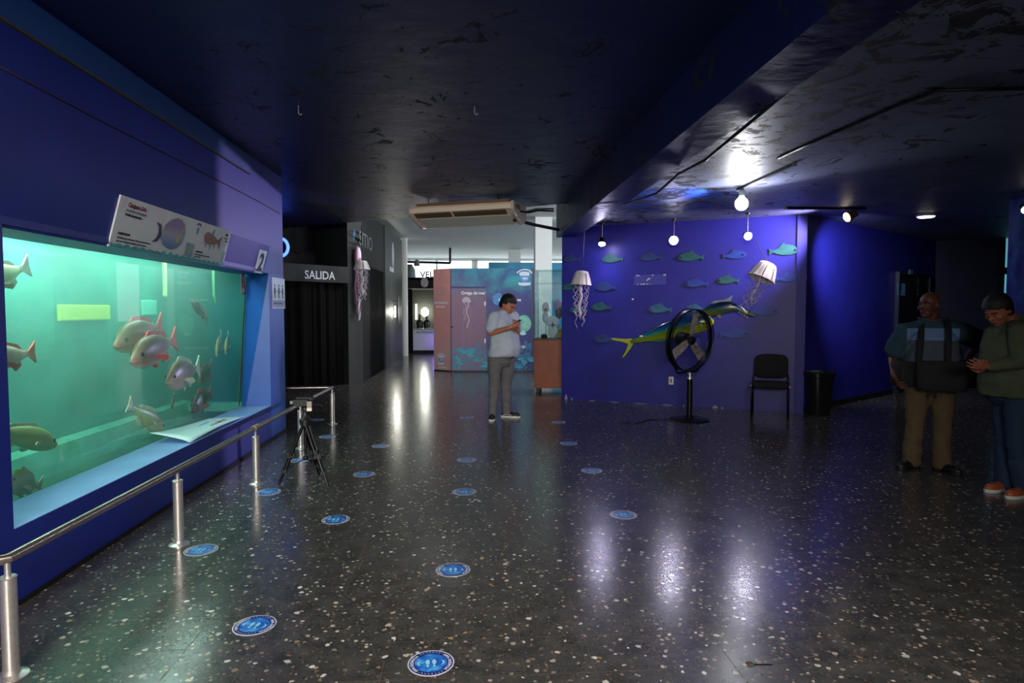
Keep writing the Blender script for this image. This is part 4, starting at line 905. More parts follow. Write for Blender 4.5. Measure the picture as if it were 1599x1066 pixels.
# ---------- hanging paper jellyfish ----------
bellm = mat('white_ribbed_bell', rgb(226, 222, 216), 0.6); ribm = mat('grey_seam', rgb(110, 108, 116), 0.7)
strm = mat('pale_ribbon', rgb(196, 186, 196), 0.6)
def jelly(name, lab, top, axis, Rb, Hb, L, seed, m1, m2, cord_to=None, dark_rim=False):
    random.seed(seed); ax = V(axis).normalized()   # axis points from the bell top down through the tentacles
    x = ax.cross(V((0, 1, 0))).normalized(); y = ax.cross(x); top = V(top)
    r = thing(name, lab, 'jellyfish model', top)
    n = 48
    def rg(rad, z, k=0.05): return [top+ax*z+(x*math.cos(2*PI*i/n)+y*math.sin(2*PI*i/n))*rad*(1+k*abs(math.cos(6*2*PI*i/n/1.0))) for i in range(n)]
    prof = [(0.02, 0.0), (0.45, 0.0), (0.60, 0.06), (0.72, 0.25), (0.84, 0.55), (0.96, 0.88), (1.03, 1.0), (0.97, 0.99), (0.80, 0.7), (0.62, 0.3), (0.3, 0.1), (0.02, 0.08)]
    mb = MB(); mb.loft([rg(Rb*a, Hb*b) for a, b in prof]); mb.build('bell', m1, r, world=True, smooth='auto')
    mb = MB()
    for k in range(8):
        a = 2*PI*(k+0.5)/8; e = x*math.cos(a)+y*math.sin(a); mb.tube([top+e*Rb*0.5-ax*0.002, top+e*Rb*0.76+ax*Hb*0.25, top+e*Rb*0.90+ax*Hb*0.55, top+e*Rb*1.07+ax*Hb*1.0], 0.004, n=5)
    mb.build('bell_seam', ribm, r, world=True)
    mb = MB(); pts = []; 
    for k in range(15):
        z = Hb*0.4+(L*0.80)*k/14; pts.append(top+ax*z+x*0.016*math.sin(k*1.1)+y*0.016*math.cos(k*1.4))
    mb.tube(pts, [0.030*(1-0.35*k/14)*(1+0.25*math.sin(k*2.2)) for k in range(15)], n=10); mb.build('oral_arm', m2, r, world=True, smooth=True)
    for k in range(9):
        a = 2*PI*k/9+random.random()*0.4; rr = Rb*(0.55+0.35*random.random()); e = x*math.cos(a)+y*math.sin(a); pts = []; ll = L*(0.55+0.4*random.random()); ph = random.random()*6
        for q in range(26):
            z = Hb*0.8+ll*q/25; w_ = 0.016+0.008*random.random()
            pts.append(top+ax*z+e*(rr*(1-0.45*q/25))+x*w_*math.sin(q*1.25+ph)+y*w_*math.cos(q*1.25+ph))
        mb = MB(); mb.tube(pts, 0.0042, n=5); mb.build('tentacle', m2, r, world=True, smooth=True)
    if cord_to is not None:
        mb = MB(); mb.tube([top, (top+V(cord_to))/2+V((0, 0, -0.01)), V(cord_to)], 0.006, n=6); mb.build('cord', M['cable'], r, world=True)
    return r
t1 = AY(909, 423, 9.9); jelly('jellyfish_model', 'white ribbed paper jellyfish hanging upright at the left end of the blue wall', t1, (-0.06, 0, -1), 0.155, 0.22, 0.80, 5, bellm, strm, V((t1.x+0.05, 9.95, 2.92)))
t2 = AY(1200, 411, 8.75); jelly('jellyfish_model', 'white paper jellyfish tilted sideways on the blue wall under the right spotlight', t2+V((0.0, 0, 0.0)), (-0.42, 0.0, -0.88), 0.185, 0.25, 0.66, 9, mat('warm_white_bell', rgb(240, 230, 214), 0.6), strm, AY(1178, 372, 8.85))

# ---------- lamps ----------
emb = mat('lit_bulb', rgb(255, 255, 255), 0.3, emit=(0.9, 0.94, 1.0, 1), es=40.0)
emw = mat('lit_lamp_lens', rgb(255, 255, 255), 0.3, emit=(0.88, 0.90, 1.0, 1), es=22.0)
BULB = AY(1158, 318, 7.0)
emm = mat('lit_lens_white', rgb(255, 255, 255), 0.3, emit=(0.85, 0.84, 1.0, 1), es=15.0); emr = mat('lit_lens_soft', rgb(255, 255, 255), 0.3, emit=(1.0, 0.95, 0.92, 1), es=9.0)
lm = thing('hanging_bulb_lamp', 'bright bare bulb hanging from the short ceiling track over the middle of the floor', 'lamp', (BULB.x, BULB.y, 2.9))
mb = MB(); mb.ell(BULB, (0.072, 0.072, 0.075)); mb.lathe([(0.062, 0.035), (0.028, 0.075), (0.024, 0.09)], BULB, n=20); mb.build('bulb', emb, lm, world=True, smooth=True)
mb = MB(); mb.lathe([(0.03, 0.085), (0.032, 0.15), (0.012, 0.17)], BULB, n=18); mb.build('bulb_socket', M['grey_pipe'], lm, world=True, smooth='auto')
mb = MB(); mb.cyl(BULB+V((0, 0, 0.16)), (BULB.x, BULB.y, 2.91), 0.006, n=8); mb.build('stem', M['cable'], lm, world=True)
def track(name, lab, a, b, g=None):
    a, b = V(a), V(b); d = (b-a); L = d.length; d.normalize(); Rm = Matrix((d, V((-d.y, d.x, 0)), V((0, 0, 1)))).transposed()
    mb = MB(); mb.box((a+b)/2, (L, 0.035, 0.03), Rm); r = mb.build(name, M['black_metal'], bevel=0.003); rebase(r, (a+b)/2)
    tag(r, lab, 'light track', g); 
    for q in (a, b):
        mb = MB(); mb.box(q-(a+b)/2, (0.02, 0.042, 0.037), Rm); mb.build('end_cap', M['grey_pipe'], r, bevel=0.002)
    return r
track('ceiling_light_track', 'black ceiling track running towards the viewer above the bare bulb', V((BULB.x+0.0, 7.1, 2.903)), V((3.09, 5.86, 2.903)))
q1, q2 = G(1250, 318, 2.9), G(1385, 318, 2.9); track('ceiling_light_track', 'black ceiling track holding the warm tilted spotlight at the right', V((q1.x, 8.35, 2.903)), V((q2.x, 8.30, 2.903)))
TRK2 = AY(1327, 337, 8.33)
def spot_head(name, lab, C, aim, R=0.055, L=0.11, hang=None, lens=emw, body=None):
    body = body or M['black_metal']; aim = V(aim).normalized(); r = thing(name, lab, 'spotlight', (C.x, C.y, 2.9) if hang is None else hang)
    mb = MB(); mb.lathe([(R*0.45, -L*0.75), (R*0.7, -L*0.65), (R*0.78, -L*0.2), (R*1.05, L*0.1), (R*1.08, L*0.28), (R*0.98, L*0.28), (R*0.9, L*0.18)], C, n=24, axis=aim); mb.build('lamp_head', body, r, world=True, smooth='auto')
    mb = MB(); mb.lathe([(0.001, L*0.20), (R*0.8, L*0.22), (R*0.95, L*0.30), (R*0.85, L*0.42), (R*0.55, L*0.52), (0.001, L*0.56)], C, n=24, axis=aim); mb.build('lens', lens, r, world=True, smooth=True)
    mb = MB(); topz = 2.915; mb.cyl((C.x, C.y, topz), C+V((0, 0, R*0.9)), 0.008, n=8); mb.lathe([(0.03, topz-0.02-C.z), (0.032, topz-C.z)], C, n=16); mb.build('bracket', body, r, world=True, smooth='auto')
    return r
SPL = AY(940, 378, 10.05); SPM = AY(1052, 375, 9.5); SPR = AY(1167, 368, 8.85)
spot_head('ceiling_spotlight', 'small spotlight at the left end of the blue wall, pointing down at the wall', SPL, (-0.10, -0.42, -0.90), 0.055, lens=mat('violet_lit_lens', rgb(255, 255, 255), 0.3, emit=(0.72, 0.68, 1.0, 1), es=260.0))
spot_head('ceiling_spotlight', 'middle spotlight of the blue wall, shining straight towards the viewer', SPM, (-0.30, -0.93, -0.18), 0.07, lens=emm)
spot_head('ceiling_spotlight', 'right spotlight above the tilted jellyfish, shining towards the viewer', SPR, (-0.10, -0.9, -0.25), 0.06, lens=emr)
spot_head('track_spotlight', 'spotlight with a warm golden rim hanging tilted from the right ceiling track', TRK2, (-0.80, 0.05, -0.35), 0.068, 0.14, lens=mat('warm_lit_lens', rgb(255, 230, 190), 0.3, emit=(1.0, 0.82, 0.55, 1), es=6.0), body=mat('bronze_lamp_body', rgb(150, 112, 70), 0.35, 0.7))
dl = thing('ceiling_downlight', 'round flush downlight in the dark ceiling above the corridor door', 'lamp', G(1446, 337, 2.90))
dp = G(1446, 337, 2.90); mb = MB(); mb.lathe([(0.10, -0.012), (0.125, -0.012), (0.13, 0.018), (0.1, 0.018)], dp, n=32); mb.build('rim', M['white_plastic'], dl, world=True, smooth='auto')
mb = MB(); mb.lathe([(0.001, -0.022), (0.10, -0.022), (0.11, -0.01), (0.001, -0.01)], dp, n=32); mb.build('diffuser', mat('lit_diffuser', rgb(255, 250, 235), 0.4, emit=(1, 0.95, 0.85, 1), es=12), dl, world=True)
cs = AY(1600, 326, 7.0); spot_head('ceiling_spotlight', 'small white spotlight by the painted column at the right edge', cs, (-0.3, -0.8, -0.4), 0.05, lens=mat('dim_lens', rgb(255, 250, 240), 0.3, emit=(1, 0.95, 0.9, 1), es=2.5))
# ---------- ceiling hooks and cables ----------
def hook(px, py, lab):
    p = G(px, py-6, 3.17); r = thing('ceiling_hook', lab, 'hook', p, 0, 'ceiling hooks')
    mb = MB(); mb.tube([p, p+V((0, 0, -0.05)), p+V((0.006, 0, -0.065)), p+V((0.02, 0, -0.068)), p+V((0.026, 0, -0.055))], 0.004, n=6); mb.build('hook', M['grey_pipe'], r, world=True, smooth=True)
    mb = MB(); mb.lathe([(0.02, -0.008), (0.022, 0.0)], p, n=12); mb.build('plate', M['ceil_l'], r, world=True)
hook(466, 172, 'small metal hook in the left ceiling, left of the two'); hook(741, 172, 'small metal hook in the left ceiling, right of the two')
def cable(name, lab, pts, r=0.01, m=None, cat='cable'):
    mb = MB(); mb.tube(pts, r, n=8); o = mb.build(name, m or M['cable'], smooth=True); rebase(o, V(pts[0])); return tag(o, lab, cat)
cable('ceiling_cable', 'black cable sagging along the underside of the ceiling beam', [V((1.83, 3.3, 2.80)), V((1.84, 4.0, 2.75)), V((1.86, 4.9, 2.70)), V((1.88, 5.6, 2.74)), V((1.90, 6.3, 2.70)), V((1.86, 7.2, 2.76)), V((1.86, 8.2, 2.85)), V((1.9, 8.9, 2.9))], 0.012)
cable('ceiling_conduit', 'dark conduit crossing the right ceiling with one bend', [G(1640, 137, 2.91), G(1465, 141, 2.91), G(1400, 165, 2.91), G(1270, 222, 2.91), G(1215, 247, 2.91)], 0.012)
def onl(px, py, off=0.008): p = AX(px, py, XW+off); return p
cable('wall_cable', 'thin dark cable strung along the upper wall above the tank', [onl(2, 105), onl(85, 150), onl(165, 192), onl(260, 240), onl(344, 283), onl(400, 312), onl(437, 333)], 0.005, mat('brown_cable', rgb(40, 26, 34), 0.6))
# ---------- air conditioner ----------
acm = mat('beige_casing', rgb(222, 198, 170), 0.45, vary=0.08, vscale=6); acd = mat('brown_dusty_grille', rgb(96, 76, 52), 0.7, vary=0.3, vscale=40); acl = mat('pale_panel', rgb(240, 222, 200), 0.4)
La, Ra = V((-0.86, 9.62, 0)), V((0.62, 9.02, 0)); au = (Ra-La).normalized(); an = V((-au.y, au.x, 0)); AL = (Ra-La).length
ac = thing('air_conditioner', 'long beige under-ceiling air conditioner hanging at the edge of the dark ceiling', 'air conditioner', ((La+Ra)/2)+V((0, 0, 2.85)))
Z0 = 2.80
def acprism(name, prof, x0, x1, m, bevel=0.0, mir=False):
    mb = MB(); mb.prism([(p[0], p[1]) for p in prof], (x1-x0), La+au*x0+V((0, 0, Z0)), an, (0, 0, 1)); 
    return mb.build(name, m, ac, world=True, bevel=bevel)
acprism('casing', [(0.02, 0.16), (0.02, 0.27), (0.60, 0.27), (0.62, 0.10), (0.52, 0.03), (0.40, 0.0), (0.36, 0.03), (0.10, 0.12)], 0.02, AL-0.02, acm, 0.006)
acprism('front_panel', [(-0.02, 0.17), (-0.02, 0.235), (0.03, 0.24), (0.03, 0.16)], -0.02, AL-0.0, acl, 0.004)
acprism('top_rail', [(0.03, 0.27), (0.03, 0.315), (0.10, 0.315), (0.10, 0.27)], 0.08, AL-0.05, mat('brown_rail', rgb(120, 92, 76), 0.6))
acprism('air_grille', [(0.0, 0.150), (0.005, 0.172), (0.09, 0.125), (0.085, 0.105)], 0.06, AL*0.40, acd)
acprism('air_grille', [(0.0, 0.150), (0.005, 0.172), (0.09, 0.125), (0.085, 0.105)], AL*0.43, AL-0.1, acd)
acprism('lower_panel', [(0.13, 0.095), (0.12, 0.11), (0.38, 0.01), (0.37, -0.008)], 0.1, AL-0.06, mat('greenish_grey_panel', rgb(196, 198, 184), 0.5), 0.004)
acprism('lower_strip', [(0.37, -0.01), (0.37, 0.012), (0.41, 0.008), (0.41, -0.012)], 0.14, AL-0.07, acl)
for x0, nm in ((-0.03, 'end_cap'), (AL-0.02, 'end_cap')):
    acprism(nm, [(-0.02, 0.16), (-0.02, 0.24), (0.0, 0.285), (0.60, 0.285), (0.64, 0.10), (0.54, 0.02), (0.40, -0.015), (0.10, 0.09)], x0, x0+0.05, mat('white_end_cap', rgb(205, 192, 180), 0.35), 0.01)
for k in range(3):
    mb = MB(); mb.box(La+au*(AL+0.032)+an*(0.12+0.07*k)+V((0, 0, Z0+0.22)), (0.006, 0.03, 0.07), Matrix((au, an, V((0, 0, 1)))).transposed()); mb.build('vent_slot', M['black_plastic'], ac, world=True)
for f_ in (0.15, 0.85):
    for g_ in (0.12, 0.5):
        mb = MB(); p = La+au*AL*f_+an*g_; mb.cyl(p+V((0, 0, Z0+0.26)), p+V((0, 0, 3.175)), 0.008, n=8); mb.build('hanging_rod', M['black_metal'], ac, world=True)
p = La+au*(AL+0.03)+an*0.3
cable('drain_hose', 'thick black hose from the air conditioner to the end of the blue wall', [p+V((-0.1, 0, Z0+0.05)), AY(835, 351, 9.9), AY(860, 356, 10.1), AY(872, 358.5, 10.3)], 0.026, mat('black_foam_hose', rgb(20, 20, 22), 0.9, bump=0.5, bscale=80), 'hose')
cable('refrigerant_pipe', 'grey pipe running from the air conditioner to the ceiling edge', [p+V((0, 0, Z0+0.2)), AY(822, 330, 9.7), AY(838, 326, 10.0), AY(864, 326, 10.3)], 0.014, M['grey_pipe'], 'pipe')
cable('refrigerant_pipe', 'dark insulated pipe beside the grey one, from the air conditioner to the ceiling edge', [p+V((0, 0, Z0+0.17)), AY(825, 332, 9.7), AY(840, 328.5, 10.0), AY(864, 329.5, 10.3)], 0.014, M['cable'], 'pipe')
# ---------- printed booth in the far hall ----------
def mural(name, kind):
    m = bpy.data.materials.new(name); m.use_nodes = True; t = NT(m); x, y, z = t.sep(); co = t.coord()
    n1 = t.noise(1.1, 5, dist=1.2); n2_ = t.noise(2.6, 6, dist=0.8); n3_ = t.noise(9, 6, rough=0.7, dist=1.0)
    if kind == 'front':
        base = t.ramp(t.math('ADD', t.math('MULTIPLY', x, 0.36), t.math('MULTIPLY', n1, 0.55)), [(0.05, rgb(132, 104, 122)), (0.4, rgb(104, 90, 130)), (0.7, rgb(70, 74, 126)), (1, rgb(62, 66, 116))])
        up = t.ramp(t.math('MULTIPLY_ADD', z, 0.75, t.math('MULTIPLY_ADD', n2_, 0.7, -1.72)), [(0.0, (0, 0, 0)), (0.45, (1, 1, 1))])
        base = t.mix(up, base, t.ramp(n2_, [(0.35, rgb(50, 96, 140)), (0.65, rgb(60, 150, 160))]))
        lo = t.math('MULTIPLY', t.math('LESS_THAN', t.math('ADD', z, t.math('MULTIPLY', n2_, -0.8)), 0.25), t.math('GREATER_THAN', n3_, 0.5))
        base = t.mix(t.math('MULTIPLY', lo, 0.75), base, rgb(64, 132, 160))
    else:
        base = t.ramp(t.math('ADD', t.math('MULTIPLY', n2_, 0.7), t.math('MULTIPLY', z, 0.12)), [(0.25, rgb(176, 160, 156)), (0.5, rgb(196, 142, 144)), (0.7, rgb(214, 150, 138)), (0.9, rgb(150, 140, 180))])
    t.l(base, t.b.inputs['Base Color']); t.b.inputs['Roughness'].default_value = 0.6; return m
K0, K1, K2 = V((-0.88, 16.10, 0)), V((-0.43, 15.72, 0)), V((1.60, 15.46, 0)); KH = 2.56
bo = thing('printed_exhibit_booth', 'tall booth printed with underwater mural, behind the standing man in pale shirt', 'booth', ((K1+K2)/2))
def kpanel(name, a, b, m, z0=0.0, z1=KH, th=0.05):
    d = (b-a).normalized(); n = V((-d.y, d.x, 0)); L = (b-a).length; mb = MB()
    mb.prism([(0, z0), (L, z0), (L, z1), (0, z1)], -th, a, d, (0, 0, 1))
    o = mb.build(name, m); o.data.transform(Matrix.Translation(-a)); o.data.transform(Matrix.Rotation(-math.atan2(d.y, d.x), 4, 'Z')); o.rotation_euler = (0, 0, math.atan2(d.y, d.x)); o.location = a-bo.location; o.parent = bo; return o
front = kpanel('front_wall', K1, K2, mural('violet_teal_sea_print', 'front'), 0.03)
side = kpanel('side_wall', K0, K1, mural('rose_sea_print', 'side'), 0.03)
kpanel('rear_side_wall', K2, K2+V((0.1, 1.6, 0)), mat('booth_plain', rgb(70, 70, 90), 0.6), 0.03); kpanel('rear_side_wall', K0+V((0.1, 1.6, 0)), K0, mat('booth_plain_side', rgb(90, 80, 80), 0.6), 0.03)
mb = MB(); mb.prism([(-0.88, 16.1), (-0.43, 15.73), (1.6, 15.47), (1.6, 15.6), (-0.4, 15.86), (-0.85, 16.2)], 0.03, (0, 0, 0), (1, 0, 0), (0, 1, 0)); mb.build('plinth', M['black_plastic'], bo, world=True)
kd = (K2-K1).normalized(); kn = V((kd.y, -kd.x, 0))
def onk(px, py, off=0.0): return AW(px, py, K1, K2)+kn*off
ksd = (K1-K0).normalized(); ksn = V((ksd.y, -ksd.x, 0))
def onks(px, py, off=0.0): return AW(px, py, K0, K1)+ksn*off
# door leaf lines of the booth
a, b = onk(704.5, 450, 0.006), onk(759, 450, 0.006)
mb = MB(); mb.prism([(0, 0.04), ((b-a).length, 0.04), ((b-a).length, a.z), (0, a.z)], -0.006, V((a.x, a.y, 0)), kd, (0, 0, 1)); dm_ = mural('violet_door_print', 'front'); dr_ = mb.build('door', dm_, bo, world=True)
mb = MB(); mb.prism([(0, a.z), ((b-a).length, a.z), ((b-a).length, a.z+0.04), (0, a.z+0.04)], -0.012, V((a.x, a.y, 0)), kd, (0, 0, 1)); mb.build('door_head', mat('dark_violet_strip', rgb(52, 40, 110), 0.5), bo, world=True)
mb = MB(); h = onk(706.5, 510, 0.02); mb.ell(h, (0.02, 0.02, 0.02), n=10, m=8); mb.build('door_knob', M['black_metal'], bo, world=True, smooth=True)
mb = MB(); mb.prism([(-.012, 0), (.012, 0), (.012, KH-0.04), (-.012, KH-0.04)], -0.008, K1+V((0, 0, 0.03))+kn*0.01, kd, (0, 0, 1)); mb.build('corner_strip', mat('dark_blue_strip', rgb(38, 48, 96), 0.5), bo, world=True)
for py in (474, 532):
    mb = MB(); p = onk(757.5, py, 0.012); mb.prism([(-.02, -.05), (.02, -.05), (.02, .05), (-.02, .05)], -0.01, p, kd, (0, 0, 1)); mb.build('hinge', M['white_plastic'], bo, world=True, bevel=0.003)
KT = lambda s, sz, px, py, m=None, **k: text(s, sz, m or M['white_ink'], onk(px, py, 0.008), kd, (0, 0, 1), bo, **k)
KT('Ortiga de mar', 0.105, 720, 459.5, bold=0.003); KT('Medusa Luna', 0.105, 778.5, 470, bold=0.003); KT('Cassiopea sp.', 0.105, 785.5, 542.5, bold=0.003)
text('EXPOSICION', 0.075, M['white_ink'], onks(679, 474.5, 0.008), ksd, (0, 0, 1), bo, bold=0.002); text('MEDUSAS', 0.07, M['white_ink'], onks(681, 480.5, 0.008), ksd, (0, 0, 1), bo, bold=0.001)
text('ACUARIO', 0.06, M['white_ink'], onks(685, 574, 0.008), ksd, (0, 0, 1), bo, align='LEFT')
def kshape(name, poly, px, py, m, par=None, side_=False, off=0.007, th=0.002):
    mb = MB(); o = (onks if side_ else onk)(px, py, off); u = ksd if side_ else kd
    mb.prism(poly, -th, o, u, (0, 0, 1)); return mb.build(name, m, bo, world=True)
def ov(cx, cz, a, b, n=24): return [(cx+a*math.cos(2*PI*i/n), cz+b*math.sin(2*PI*i/n)) for i in range(n)]
pj = mat('pale_jellyfish_print', rgb(182, 170, 182), 0.6); pj2 = mat('lilac_tentacle_print', rgb(140, 124, 158), 0.6)
bell = [(0.11*math.cos(PI*i/14), 0.12*math.sin(PI*i/14)) for i in range(15)]+[(-0.06, -0.03), (0, 0.0), (0.06, -0.03)]
kshape('jellyfish_print', bell, 728.5, 471, pj)
for dx, ln, w in ((-0.07, 1.15, .006), (-0.03, .45, .01), (0.02, .62, .022), (0.06, 1.0, .008), (0.1, .8, .005)):
    pts = [(dx+0.03*math.sin(k*0.9+dx*30)*(1 if w > .009 else .3)+0.02*k/8*(1 if dx > 0 else -1), -0.02-ln*k/12) for k in range(13)]
    kshape('tentacle_print', [(p[0]-w, p[1]) for p in pts]+[(p[0]+w*.4, p[1]) for p in pts[::-1]], 728.5, 471, pj if w > .009 else pj2)
mr = face_mat('moon_jellyfish_print', [(0.3, rgb(88, 160, 165)), (0.55, rgb(120, 195, 170)), (0.75, rgb(190, 190, 140))], 5)
kshape('round_jellyfish_print', ov(0, 0, 0.18, 0.21), 818, 505, mr); kshape('jellyfish_frill_print', [(-0.12, 0), (0.02, 0.05), (0.08, -0.03), (0.04, -0.06), (-0.04, -0.07)], 817, 519, mat('pale_aqua_print', rgb(180, 220, 225), 0.5), off=0.010)
kshape('blue_jellyfish_print', ov(0, 0, 0.14, 0.15), 777.5, 467, face_mat('blue_bell_print', [(0.3, rgb(40, 90, 160)), (0.6, rgb(80, 150, 200))], 12))
random.seed(21); coral = mat('teal_coral_print', rgb(70, 150, 170), 0.6, vary=0.4, vscale=20)
for k in range(26):
    px = 708+random.random()*50 if k < 17 else 800+random.random()*30; py = 545+random.random()*30 if k < 17 else 553+random.random()*20
    r = 0.03+0.05*random.random(); kshape('coral_print', [(r*(1+.4*math.sin(i*2.3+k))*math.cos(2*PI*i/11)*1.5, r*(0.7+.4*math.cos(i*3.1+k))*math.sin(2*PI*i/11)) for i in range(11)], px, py, coral, off=0.0072+0.0001*k)
eb = mat('emblem_blue_print', rgb(90, 150, 205), 0.5); wp = mat('emblem_white_print', rgb(205, 212, 225), 0.5)
def emblem(px, py, s, side_=False):
    arcp = [(s*1.15*math.cos(a), s*0.85*math.sin(a)+s*0.1) for a in [PI*(0.12+0.76*i/14) for i in range(15)]]; arci = [(p[0]*0.86, p[1]*0.84) for p in arcp[::-1]]
    kshape('emblem_arch', arcp+arci, px, py, wp, None, side_, 0.008)
    kshape('emblem_crown', [(-s*.6, s*.05), (-s*.7, s*.45), (-s*.25, s*.6), (s*.25, s*.6), (s*.7, s*.45), (s*.6, s*.05)], px, py, wp, None, side_, 0.009)
    kshape('emblem_shield', [(-s*.62, 0), (s*.62, 0), (s*.5, -s*.6), (0, -s*.85), (-s*.5, -s*.6)], px, py, eb, None, side_, 0.010)
    kshape('emblem_fish', [(-s*.3, -s*.3), (0, -s*.12), (s*.3, -s*.28), (s*.42, -s*.15), (s*.42, -s*.45), (s*.25, -s*.36), (0, -s*.5)], px, py, wp, None, side_, 0.012)
    kshape('emblem_scroll', [(-s*.85, -s*.85), (s*.85, -s*.85), (s*.75, -s*1.2), (0, -s*1.3), (-s*.75, -s*1.2)], px, py, wp, None, side_, 0.011)
emblem(819, 431, 0.185); emblem(689, 559, 0.13, True)
# ---------- white columns already stand; cyan banner wall behind the booth ----------
cbw = AY(763, 411, 20.0); mb = MB(); mb.box((2.6, 20.0, 1.52), (4.0, 0.08, 3.04)); bnw = mb.build('cyan_banner_wall', mat('cyan_banner_print', rgb(60, 165, 205), 0.5, vary=0.2, vscale=3)); bnw.location = (cbw.x-0.6+0.0, 0, 0)
rebase(bnw, (2.6, 20.0, 0)); bnw.location = (cbw.x+2.0, 20.0, 0); tag(bnw, 'bright cyan banner wall whose top edge shows above the printed booth', 'banner')
# pipe frame against the bright far wall
mb = MB(); pa, pb_, pc = AY(632, 408.5, 24.5), AY(703, 410.5, 24.5), AY(704, 398, 24.5); mb.tube([pa, pb_, pb_+V((0, 0, 0.02)), V((pb_.x, pb_.y, 3.93))], 0.045, n=8); pp = mb.build('ceiling_pipe', M['black_metal'], smooth='auto'); rebase(pp, pc); tag(pp, 'dark pipe hanging under the white ceiling of the far hall', 'pipe')
YSx = 22.29
text_o = text('VELETA', 0.30, M['ink_grey'], AY(656, 433, YSx), (1, 0, 0), (0, 0, 1), None, 'hall_lettering', bold=0.004, ext=0.01); 
tw_ = AY(656, 433, YSx); text_o.location = tw_; text_o.data.transform(Matrix.Translation(-tw_)); tag(text_o, 'grey sign letters in front of the bright far window above the booth fascia', 'sign')
mb = MB(); q = AY(640, 425, 24.6); mb.lathe([(0.16, -0.5), (0.22, -0.2), (0.20, 0.1), (0.08, 0.3)], q, n=16); mb.lathe([(0.10, 0.12), (0.12, 0.28), (0.03, 0.36)], q+V((0.28, -0.1, 0.12)), n=14); o = mb.build('ceiling_speaker', mat('grey_speaker', rgb(110, 120, 120), 0.6), smooth=True); rebase(o, q); tag(o, 'grey rounded loudspeaker shape beside the far white column', 'loudspeaker')
# ---------- glass display case ----------
D0, D1 = V((1.235, 11.90, 0)), V((1.345, 11.56, 0)); 
Cw = thing('display_case', 'glass display case on a red-brown wooden base at the end of the blue wall', 'display case', (1.62, 11.8, 0))
x0, x1, y0, y1 = 1.335, 1.98, 11.52, 12.05
wood = mat('red_brown_wood', rgb(142, 66, 30), 0.45, vary=0.2, vscale=6); woodd = mat('dark_red_wood', rgb(78, 28, 16), 0.45, vary=0.2, vscale=6)
rz_ = math.radians(-14); Rz = Matrix.Rotation(rz_, 3, 'Z'); ctr = V((1.60, 11.84, 0))
def cbx(name, c, s, m, par=Cw, bevel=0.004):
    mb = MB(); mb.box(ctr+Rz @ V(c), s, Rz); return mb.build(name, m, par, world=True, bevel=bevel)
W_, D_ = 0.66, 0.56
bs = cbx('base_cabinet', (0, 0, 0.53), (W_, D_, 0.90), wood)
cbx('top_rim', (0, 0, 0.985), (W_+0.02, D_+0.02, 0.03), woodd)
for sx in (-1, 1):
    for sy in (-1, 1):
        cbx('caster', (sx*(W_/2-0.06), sy*(D_/2-0.06), 0.04), (0.05, 0.05, 0.08), M['black_plastic'])
M['case_glass'] = clear('case_glass', (0.86, 0.93, 0.92, 1))
gz0, gz1 = 1.0, 2.27; gh = gz1-gz0
for nm, c, s in [('glass_side', (-W_/2+.01, 0, gz0+gh/2), (0.006, D_-.03, gh)), ('glass_side', (W_/2-.01, 0, gz0+gh/2), (0.006, D_-.03, gh)), ('glass_front', (0, -D_/2+.01, gz0+gh/2), (W_-.03, 0.006, gh)), ('glass_back', (0, D_/2-.01, gz0+gh/2), (W_-.03, 0.006, gh)), ('glass_top', (0, 0, gz1), (W_, D_, 0.008)), ('glass_shelf', (0, 0.02, 2.03), (W_-.05, D_-.06, 0.008))]:
    cbx(nm, c, s, M['case_glass'], bevel=0)
for sx in (-1, 1):
    for sy in (-1, 1): cbx('corner_post', (sx*(W_/2-0.008), sy*(D_/2-0.008), gz0+gh/2), (0.014, 0.014, gh), mat('aluminium_edge', rgb(120, 135, 132), 0.4))
# things in the case
def cthing(name, lab, cat, c): return thing(name, lab, cat, ctr+Rz @ V(c))
card = mat('white_card', rgb(214, 218, 216), 0.6, vary=0.05)
r = cthing('character_mask', 'white paper figure mask with a pink patch, left in the display case', 'mask', (-0.14, 0.0, 1.30)); pz = ctr+Rz @ V((-0.14, 0.0, 1.52))
mb = MB(); mb.ell(pz+V((0, 0, 0.06)), (0.075, 0.04, 0.10)); mb.ell(pz+V((0.0, 0, -0.12)), (0.07, 0.045, 0.12)); mb.build('figure', card, r, world=True, smooth=True)
mb = MB(); mb.ell(pz+V((-0.01, -0.035, 0.02)), (0.03, 0.012, 0.03)); mb.build('patch', mat('pink_patch', rgb(190, 110, 100), 0.6), r, world=True, smooth=True)
mb = MB(); mb.cyl((pz.x, pz.y, 1.004), (pz.x, pz.y, 1.32), 0.008); mb.build('stand', M['grey_pipe'], r, world=True)
r = cthing('lilac_helmet_model', 'lilac and white rounded helmet model in the display case', 'model', (0.10, 0.02, 1.5)); pz = ctr+Rz @ V((0.10, 0.02, 1.62))
mb = MB(); mb.ell(pz, (0.105, 0.09, 0.12)); mb.build('dome', mat('lilac_plastic', rgb(176, 160, 190), 0.4), r, world=True, smooth=True)
mb = MB(); mb.ell(pz+V((0.0, -0.02, -0.13)), (0.075, 0.06, 0.12)); mb.ell(pz+V((0.01, -0.075, -0.06)), (0.025, 0.012, 0.03)); mb.build('face', mat('dark_mottled', rgb(110, 96, 92), 0.6, vary=0.6, vscale=40), r, world=True, smooth=True)
mb = MB(); mb.cyl((pz.x, pz.y, 1.004), (pz.x, pz.y, 1.42), 0.01); mb.build('stand', M['grey_pipe'], r, world=True)
r = cthing('relief_tile', 'white sculpted plaque with a dark starfish in the display case', 'plaque', (0.0, -0.13, 1.005)); pz = ctr+Rz @ V((0.0, -0.13, 1.22))
mb = MB(); mb.ell(pz+V((0, 0, 0.08)), (0.12, 0.02, 0.12)); mb.ell(pz+V((0, 0, -0.08)), (0.09, 0.025, 0.135)); mb.build('plaque_body', card, r, world=True, smooth=True)
